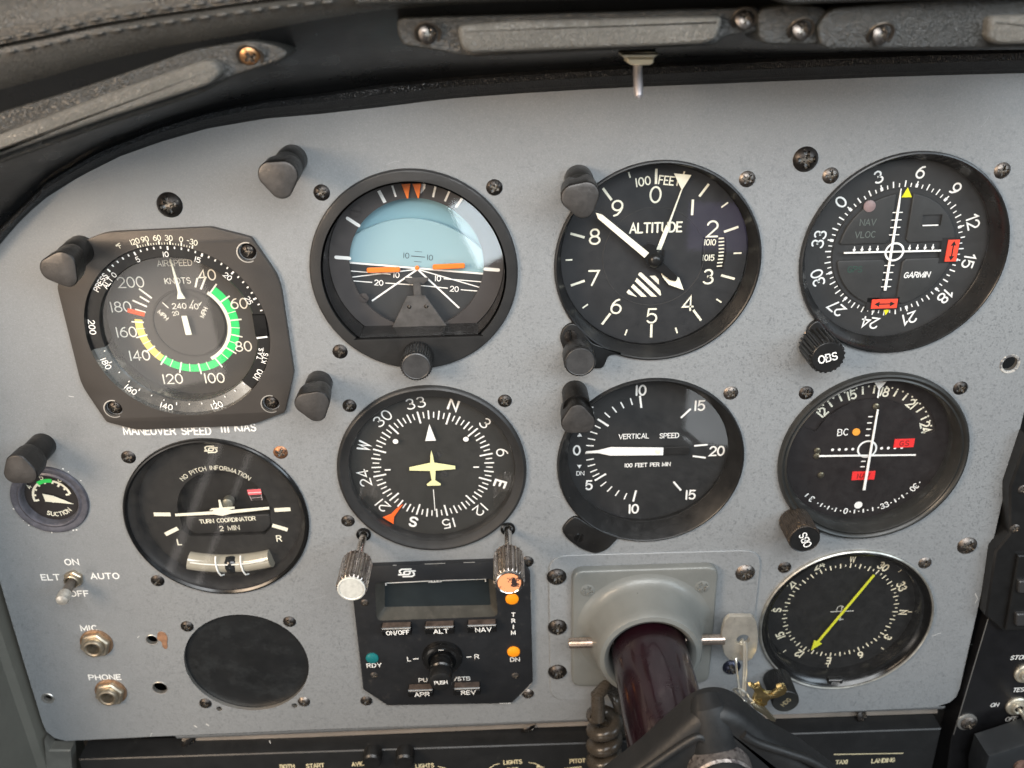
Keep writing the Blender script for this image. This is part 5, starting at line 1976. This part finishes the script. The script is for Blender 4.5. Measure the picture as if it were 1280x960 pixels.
mb.tube([(K(a, b, z)[0] - kx, K(a, b, z)[1] - ky, z - 22) for a, b, z in smoothline([(430, 545, 22), (452, 570, 24), (480, 590, 24), (470, 600, 22), (445, 590, 20)], 4)], .55, 8, closed=True)
mb.build('ring_coil', SILV, t)

# ================================================================== COILED CORD
x0, y0 = P(757, 905, 14)
t = thing('coiled_cord', x0, y0, 14, 'brown rubber coiled cord beside the maroon control tube', 'cord')
mb = MB()
pts = []
a0, _ = P(775, 872, 10), 0
start = [(*q, z) for q, z in ((P(779, 872, 3), 3), (P(770, 861, 8), 8), (P(757, 859, 13), 13), (P(747, 868, 17), 17))]
pts = [(x - x0, y - y0, z - 14) for x, y, z in start]
turns, pitch = 5.2, 8.6
for i in range(int(turns * 20)):
    a = D(130 + i * 18)
    h = i / 20
    pts.append((-.8 + 5.4 * math.cos(a), 8.0 - h * pitch + 1.0 * math.sin(a), 5.6 * math.sin(a) + 1 + h * 1.0))
mb.tube(pts, 3.2, 16)
mb.build('coil', CORD, t)
mb = MB()
q = [P(px, py, z) + (z,) for px, py, z in ((764, 866, 8), (770, 878, 12), (775, 895, 10), (778, 912, 4), (775, 925, -4))]
mb.tube(smoothline([(x - x0, y - y0, z - 14) for x, y, z in q], 4), 2.0, 12)
mb.build('cord_lead', CORD, t)

# ================================================================== GLARESHIELD
gs = thing('glareshield', 0, 70, 0, 'black leather glareshield rolled over the top of the panel', 'glareshield')


def curve(pts, z):
    return [(*P(px, py, z), z) for px, py in pts]


xs = [-160, -80, 0, 60, 120, 200, 260, 330, 400, 480, 560, 640, 720, 800, 900, 1000, 1100, 1200, 1280, 1380, 1480]


def interp(tab, x):
    for (xa, ya), (xb, yb) in zip(tab, tab[1:]):
        if x <= xb:
            f = (x - xa) / (xb - xa)
            return ya + (yb - ya) * f
    return tab[-1][1]


edge = [(-160, 520), (-80, 400), (0, 300), (30, 265), (60, 240), (100, 215), (150, 190), (200, 172), (260, 155), (330, 143), (400, 137), (480, 128), (560, 118), (640, 112), (720, 107), (800, 103), (900, 99), (1000, 95), (1100, 91), (1200, 88), (1280, 86), (1480, 80)]
rollt = [(-160, 505), (-80, 385), (0, 285), (60, 226), (120, 190), (200, 158), (260, 140), (330, 126), (400, 118), (480, 106), (560, 98), (640, 92), (720, 87), (800, 82), (900, 77), (1000, 72), (1100, 68), (1200, 65), (1280, 62), (1480, 56)]
conc = [(-160, 330), (-80, 275), (0, 225), (60, 197), (120, 172), (200, 142), (260, 120), (330, 98), (400, 84), (480, 76), (560, 72), (640, 70), (720, 67), (800, 62), (900, 58), (1000, 60), (1280, 62), (1480, 60)]
padl = [(-160, 240), (-80, 215), (0, 190), (60, 168), (120, 145), (200, 118), (260, 98), (330, 72), (400, 50), (480, 40), (560, 36), (640, 34), (720, 30), (800, 26), (900, 20), (1000, 14), (1280, 4), (1480, -5)]
rl = [(-160, 160), (-80, 135), (0, 112), (60, 96), (120, 78), (200, 60), (260, 50), (330, 38), (400, 24), (480, 12), (560, 6), (640, 2), (720, 0), (800, -4), (1000, -10), (1480, -30)]
seam = [(-160, 105), (-80, 80), (0, 58), (60, 46), (120, 33), (200, 20), (260, 12), (330, 2), (400, -6), (480, -12), (640, -20), (1000, -34), (1480, -50)]
topc = [(-160, 40), (-80, 20), (0, 2), (60, -8), (120, -18), (200, -30), (330, -45), (480, -55), (1000, -80), (1480, -100)]
far = [(x, y - 130) for x, y in topc]
fine = [xs[0] + i * (xs[-1] - xs[0]) / 90 for i in range(91)]


def gl_loop(tab, z, dz=0):
    return [(x, y - 70, z) for x, y, z in [(*P(px, interp(tab, px), z), z) for px in fine]]


def off(tab, d):
    return [(x, y + d) for x, y in tab]


def mid(a, b, f):
    return [(x, interp(a, x) * (1 - f) + interp(b, x) * f) for x in xs]


mb = MB()
mb.loft([gl_loop(off(edge, 8), -1.0), gl_loop(off(edge, 1.5), 1.6), gl_loop(edge, 3.2), gl_loop(mid(edge, rollt, .45), 6.5), gl_loop(mid(edge, rollt, .85), 6.0), gl_loop(off(rollt, -1), 4.0)], closed=False)
mb.build('edge_roll', LEA, gs)
mb = MB()
mb.loft([gl_loop(off(rollt, 1), 3.0), gl_loop(off(rollt, -6), 5), gl_loop(mid(rollt, conc, .5), 12), gl_loop(conc, 24), gl_loop(mid(conc, padl, .5), 36), gl_loop(padl, 44), gl_loop(mid(padl, rl, .5), 50), gl_loop(rl, 55)], closed=False)
mb.build('under_face', LEAS, gs)
mb = MB()
mb.loft([gl_loop(rl, 55), gl_loop(mid(rl, seam, .35), 60), gl_loop(mid(rl, seam, .8), 62), gl_loop(off(seam, 3), 61), gl_loop(seam, 58.5)], closed=False)
mb.loft([gl_loop(seam, 58.5), gl_loop(off(seam, -3), 61), gl_loop(mid(seam, topc, .4), 62), gl_loop(topc, 58), gl_loop(mid(topc, far, .4), 40), gl_loop(far, 0)], closed=False)
mb.build('rolled_lip', LEAG if False else leather('lip_leather', (.05, .049, .045), .28, 1100, .4), gs)
mb = MB()
# stitches either side of the seam, one by one
def stitch(px, tab, d, z):
    m_ = MB()
    a = P(px, interp(tab, px) + d, z)
    b = P(px + 11, interp(tab, px + 11) + d, z)
    mx, my = (a[0] + b[0]) / 2, (a[1] + b[1]) / 2
    o = STI.copy()
    COL.objects.link(o)
    o.parent = gs
    o.location = Vector((mx, my - 70, z)) * MM
    o.rotation_euler = (0, 0, math.atan2(b[1] - a[1], b[0] - a[0]))


m_ = MB()
m_.tube([(-1.5, 0, -.5), (-1.0, 0, .1), (0, 0, .3), (1.0, 0, .1), (1.5, 0, -.5)], [.25, .4, .42, .4, .25], 8)
STI = m_.build('stitch', THREAD, gs)
STI.location = Vector((P(-60, 75, 61)[0], P(-60, 75, 61)[1] - 70, 61)) * MM
for i in range(20):
    px = -20 + i * 22
    stitch(px, seam, -9, 62.2)
    stitch(px + 6, seam, 9, 62.6)

# --- trim pads
def padthing(label, outline_px, z, padpx, screws, grp, thick=3.0, padh=4.0, m1=LEAD, m2=LEAG, tilt=0.0):
    cx = sum(p[0] for p in outline_px) / len(outline_px)
    cy = sum(p[1] for p in outline_px) / len(outline_px)
    X, Yc = P(cx, cy, z)
    t = thing('trim_pad', X, Yc, z, label, 'trim pad', grp)
    mb = MB()
    o = [(P(a, b, z)[0] - X, P(a, b, z)[1] - Yc) for a, b in outline_px]
    mb.plate(rounded(o, 2.5, 4), -thick - 14, 0, .8, steps=3)
    mb.build('trim_base', m1, t)
    if padpx:
        o = [(P(a, b, z + padh)[0] - X, P(a, b, z + padh)[1] - Yc) for a, b in padpx]
        mb = MB()
        mb.plate(rounded(o, 2.2, 5), -.5, padh, 1.8, steps=5)
        mb.build('raised_pad', m2, t)
    for (a, b, q) in screws:
        x, y = P(a, b, z + .5)
        mb = MB()
        mb.lathe([(3.9, .0), (3.7, .35), (3.0, .2), (2.9, -.4)], 32)
        cup = mb.build('screw_cup', mat('cup_washer', (.10, .085, .07), .35, .8, noise=(400, .3)), t)
        cup.location = Vector((x - X, y - Yc, .9)) * MM
        cup.rotation_euler = (D(30), 0, 0)
        screw(t, x - X, y - Yc, .9, 2.8, q, hgt=1.1, rx=30)
    return t


G_ = 'padded trim pieces along the glareshield'
padthing('long padded leather trim with screw at its right end, upper left', [(-120, 188), (-120, 250), (0, 205), (130, 158), (250, 118), (275, 104), (290, 96), (352, 76), (362, 66), (345, 56), (312, 50), (240, 62), (100, 110), (0, 140)], 57,
         [(-120, 215), (-120, 240), (0, 194), (140, 146), (262, 106), (276, 92), (270, 78), (255, 75), (130, 118), (0, 168)], [(313, 70, mat('screw_copper', (.42, .22, .10), .32, .85, noise=(400, .3)))], G_, 3, 4.5, LEAD)
padthing('grey padded leather trim at top centre with a screw at each end', [(494, 22), (500, 56), (560, 66), (585, 72), (895, 57), (905, 46), (950, 40), (955, 8), (905, 10), (640, 18), (560, 20)], 54,
         [(571, 32), (576, 60), (588, 67), (880, 55), (897, 50), (906, 20), (640, 26)], [(535, 42, STEEL), (930, 24, STEEL)], G_, 3, 4.5)
padthing('short dark bracket between the centre trim and the right trim', [(948, 12), (948, 48), (958, 56), (1030, 56), (1040, 20), (1030, 8), (985, 4)], 57, None, [(1001, 37, STEEL)], G_, 3)
padthing('long dark trim at top right corner carrying a grey pad', [(1020, 34), (1026, 56), (1036, 62), (1200, 61), (1400, 58), (1400, 0), (1200, -4), (1040, 10)], 60,
         [(1238, 20), (1236, 50), (1250, 56), (1400, 52), (1400, 16)], [(1100, 43, STEEL)], G_, 3)
# strip over the top behind the pads
mb = MB()
q = [(440, 8), (700, -2), (900, -8), (960, -6), (985, 6), (1280, -4), (1420, -8), (1420, -60), (440, -60)]
zz = 66
X, Yc = P(900, -20, zz)
t = thing('top_cover', X, Yc, zz, 'dark leather cover edge running along the very top right', 'cover')
mb.plate(rounded([(P(a, b, zz)[0] - X, P(a, b, zz)[1] - Yc) for a, b in q], 2, 3), -10, 0, 1.5, steps=4)
mb.build('cover_edge', LEAD, t)

# toggle hanging below glareshield
tx, ty = P(797, 78, 26)
t = thing('toggle_switch', tx, ty, 26, 'small metal toggle switch hanging from under the glareshield', 'switch')
mb = MB()
mb.plate(rounded([(P(a, b, 26)[0] - tx, P(a, b, 26)[1] - ty) for a, b in ((774, 66), (779, 72), (815, 72), (823, 66), (812, 64), (785, 66))], .3, 2), -6, 3, .4)
mb.build('bracket_plate', mat('plate_pale', (.62, .58, .45), .4, .6), t)
mb = MB()
mb.plate([(P(a, b, 26)[0] - tx, P(a, b, 26)[1] - ty) for a, b in ((782, 71), (782, 77), (787, 80), (810, 80), (815, 77), (815, 71))], -4, 4, .5)
mb.build('hex_nut', mat('pale_gold_nut', (.78, .72, .54), .4, .5), t)
mb = MB()
mb.tube([(0, P(797, 78, 26)[1] - ty, 0), (-.15, P(797, 90, 26)[1] - ty, 2), (-.25, P(796.5, 112, 26)[1] - ty, 5.5), (-.25, P(796.5, 117.5, 26)[1] - ty, 6.6), (-.25, P(796, 119.5, 26)[1] - ty, 7)], [1.5, 1.5, 1.55, 1.2, .4], 14)
mb.build('lever', mat('lever_polished', (.80, .76, .78), .38, .9), t)

# ================================================================== LOWER SWITCH PANEL
zl = 4
X, Yc = P(600, 945, zl)
t = thing('lower_switch_panel', X, Yc, zl, 'long black switch panel below the grey panel with cream lettering', 'panel')
mb = MB()
o = [P(98, 949.5, zl), P(420, 939, zl), P(728, 929, zl), P(1000, 917, zl), P(1177, 911, zl), (P(1177, 911, zl)[0] + .3, -300), (P(98, 950, zl)[0], -300)]
mb.plate([(x - X, y - Yc) for x, y in o], -12, 0, .5)
mb.build('faceplate', LOWP, t)



def LT(tx, px, py, h=2.5, sx=.8):
    x, y = P(px, py, zl)
    mb = MB()
    mb.text(tx, x - X, y - Yc, h, .05, -1.5, .5, sx, 1.3)
    mb.build('lettering', CREAMP, t, smooth=False)


LT('BOTH', 359, 958)
LT('START', 394, 957)
LT('AVIONICS', 455, 954.5)
LT('LIGHTS', 531, 957)
LT('LIGHTS', 641, 952.5)
LT('DOT', 641, 962)
LT('PITOT', 722, 951)
LT('TAXI', 1052, 952.5)
LT('LANDING', 1104, 950.5, 2.6)
mb = MB()
a, b = P(1042, 943, zl), P(1129, 941.5, zl)
mb.ribbon([(a[0] - X, a[1] - Yc), (b[0] - X, b[1] - Yc)], .55, .05, False)
a, b = P(705, 961, zl), P(727, 958.5, zl)
mb.ribbon([(a[0] - X, a[1] - Yc), (b[0] - X, b[1] - Yc)], .9, .05, False)
for q in (((612, 960), (618, 956), (624, 954.5)), ((661, 953), (668, 954), (675, 957)), ((548, 958), (556, 960), (560, 963))):
    mb.ribbon([(P(a, b, zl)[0] - X, P(a, b, zl)[1] - Yc) for a, b in q], .5, .05)
a = P(677, 958, zl)
mb.poly([(a[0] - X - 2.2, a[1] - Yc + 1.2), (a[0] - X + 1.8, a[1] - Yc - .8), (a[0] - X - 2.6, a[1] - Yc - .6)], .05)
mb.build('printed_lines', CREAMP, t, smooth=False)
for px in (464, 505):
    x, y = P(px, 958, zl + 9)
    mb = MB()
    mb.lathe([(4.6, 0), (4.6, 6), (3.8, 7), (.01, 7)], 28, x - X, y - Yc)
    mb.build('rotary_knob', KNOBP, t)

# ================================================================== SURROUNDINGS
def P3(px, py, z):
    return (*P(px, py, z), z)


def struct(name, mb, m):
    o = mb.build(name, m)
    o['kind'] = 'structure'
    return o


mb = MB()
mb.add([(-330, 200, -55), (420, 200, -55), (420, -420, -55), (-330, -420, -55)], [(3, 2, 1, 0)])
struct('dark_backing', mb, VOID)  # near-black plane in place of the unlit space behind the panel
mb = MB()
# left cabin sidewall, curved towards the camera
prof = [(-197, -30), (-197.5, -3), (-199, 1), (-202, 3), (-205, 20), (-208, 50), (-211, 75)]
mb.loft([[(x, y, z) for x, z in prof] for y in (140, 60, -60, -150, -250, -340)], closed=False)
struct('sidewall', mb, SIDE)
# thin struts seen in the dark gap below left corner
t = thing('cable_loom', *P(150, 934, -10), -10, 'pale cable crossing the dark gap at the lower left corner', 'cable')
bx, by = P(150, 934, -10)
for px in (146, 154):
    mb = MB()
    a, b = P(px - 6, 945, -10), P(px + 4, 928, -14)
    mb.tube([(a[0] - bx, a[1] - by, 0), (b[0] - bx, b[1] - by, -3)], .9 if px == 146 else .5, 8)
    mb.build('cable', mat('cable_grey', (.35, .35, .33), .5) if px == 146 else KNOBP, t)
# pale bracket at bottom left corner
X, Yc = P(72, 948, 1)
t = thing('corner_bracket', X, Yc, 1, 'small pale metal bracket at the bottom left panel corner', 'bracket')
mb = MB()
mb.plate([(P(a, b, 1)[0] - X, P(a, b, 1)[1] - Yc) for a, b in ((55, 925), (62, 938), (88, 938), (90, 975), (58, 975))], -6, 0, .6)
mb.build('bracket_plate', mat('bracket_grey', (.2, .2, .18), .45, .4, noise=(60, .2)), t)

# --- right hand side: radio stack and black subpanel
zr = 6
X, Yc = P(1270, 640, zr)
t = thing('radio_unit', X, Yc, zr, 'black radio unit edge at the right border of the photo', 'radio')


def R_(a, b, z=zr):
    x, y = P(a, b, z)
    return (x - X, y - Yc)


mb = MB()
mb.plate([R_(1284, 545), R_(1262, 610), R_(1262, 668), R_(1244, 690), R_(1232, 770), R_(1254, 790), R_(1300, 788), R_(1420, 780), R_(1420, 540)], -30, 0, .8)
mb.build('radio_face', RADIO, t)
mb = MB()
mb.plate([R_(1273, 695, zr + 2), R_(1257, 788, zr + 2), R_(1420, 784, zr + 2), R_(1420, 690, zr + 2)], 0, 2, .5)
mb.build('lower_radio_frame', RADIO, t)
for (a, b) in ((1280, 735), (1277, 776)):
    mb = MB()
    p = rounded([R_(a - 6, b - 8, zr + 4), R_(a - 7, b + 7, zr + 4), R_(a + 40, b + 7, zr + 4), R_(a + 40, b - 9, zr + 4)], 1.0, 3)
    mb.plate(p, 1.5, 4, .5)
    mb.build('radio_button', mat('button_grey', (.035, .035, .036), .35), t)
screw(t, *R_(1269, 661, zr + .1), .05, 2.2, STEEL, hgt=.5)
screw(t, *R_(1279, 612, zr + .1), .05, 2.2, STEEL, hgt=.5)

zs = 3
X, Yc = P(1250, 870, zs)
t = thing('subpanel', X, Yc, zs, 'glossy black subpanel with white ON and OFF lettering, lower right corner', 'panel')


def S_(a, b, z=zs):
    x, y = P(a, b, z)
    return (x - X, y - Yc)


mb = MB()
mb.plate([S_(1236, 772), S_(1189, 925), S_(1178, 1010), S_(1420, 1010), S_(1420, 760)], -20, 0, .4)
mb.build('faceplate', SUBP, t)
mb = MB()
a, b = S_(1235, 774), S_(1192, 918)
mb.tube([(a[0], a[1], 0), (b[0], b[1], 0)], .22, 6)
mb.build('worn_edge', BARE, t)
mb = MB()
mb = MB()
mb.text('STORM', *S_(1277, 821.5), 2.3, .05, -2, .38, 1.0, 1.1, .2)
mb.build('lettering', WHT, t, smooth=False)
mb = MB()
mb.text('TEST', *S_(1276, 862), 2.3, .05, -2, .38, 1.0, 1.1, .2)
mb.build('lettering', WHT, t, smooth=False)
mb = MB()
mb.text('ON', *S_(1243.5, 881), 2.2, .05, -2, .38, 1.0, 1.1, .2)
mb.build('lettering', WHT, t, smooth=False)
mb = MB()
mb.text('OFF', *S_(1264, 898.5), 2.3, .05, -2, .38, 1.0, 1.1, .2)
mb.build('lettering', WHT, t, smooth=False)
x, y = S_(1210, 903)
mb = MB()
mb.lathe([(5.0, 0), (4.8, .7), (4.0, .9), (3.0, .7)], 28, x - .8, y + .6)
mb.build('bright_washer', BARE, t)
screw(t, x, y, .8, 3.9, STEEL, hgt=1.3)
for (a, b, lab, lev) in ((1283, 843, 'brass-ringed push button at the right border below the word STORM', None), (1272, 884, 'small toggle switch at the right border between ON and OFF', (1287, 905))):
    x, y = P(a, b, zs + 1)
    tt = thing('toggle_switch' if lev else 'push_switch', x, y, zs, lab, 'switch')
    mb = MB()
    mb.lathe([(5.4, 0), (5.4, .8), (4.8, 1.3), (3.4, 1.4), (3.0, 2.6), (2.4, 2.8), (1.9, 2.2)], 32)
    mb.build('bushing', mat('cream_nickel', (.60, .56, .46), .35, .7, noise=(400, .25)), tt)
    if lev:
        qx, qy = P(lev[0], lev[1], zs + 14)
        mb = MB()
        mb.tube([(0, 0, 1), ((qx - x) * .6, (qy - y) * .6, 8), (qx - x, qy - y, 14)], [1.0, 1.1, 1.3], 12)
        mb.build('lever', SILV, tt)
    else:
        mb = MB()
        mb.lathe([(2.3, 1.5), (2.2, 2.2), (.01, 2.2)], 20)
        mb.build('button_centre', mat('dark_red_button', (.08, .02, .02), .4), tt)
# dark mass below the radio: throttle handle corner
X, Yc = P(1250, 960, 22)
t = thing('lever_grip', X, Yc, 22, 'blocky dark grey grip cut off by the bottom right corner', 'grip')
mb = MB()
mb.plate([(P(a, b, 22)[0] - X, P(a, b, 22)[1] - Yc) for a, b in ((1228, 975), (1236, 946), (1262, 938), (1300, 925), (1420, 900), (1420, 1040), (1228, 1040))], -14, 0, 2.2, steps=2)
mb.build('grip_body', mat('grip_grey', (.022, .024, .026), .4, noise=(60, .2)), t)
mb = MB()
x, y = P(1276, 957, 22)
mb.lathe([(3.6, 0), (3.4, 1.0), (2.0, 1.6), (.01, 1.7)], 28, x - X, y - Yc)
mb.build('grip_pin', mat('pin_copper', (.45, .28, .22), .35, .8, noise=(400, .4)), t)
# bar in the gap right of lower panel
X, Yc = P(1120, 898, -8)
t = thing('support_rail', X, Yc, -8, 'dark metal rail in the gap under the lower right panel edge', 'rail')
mb = MB()
mb.plate([(P(a, b, -8)[0] - X, P(a, b, -8)[1] - Yc) for a, b in ((1000, 893), (1186, 888), (1190, 912), (1000, 920))], -6, 0, .8, steps=2)
mb.build('rail_body', mat('rail_dark', (.03, .028, .026), .3, .6), t)
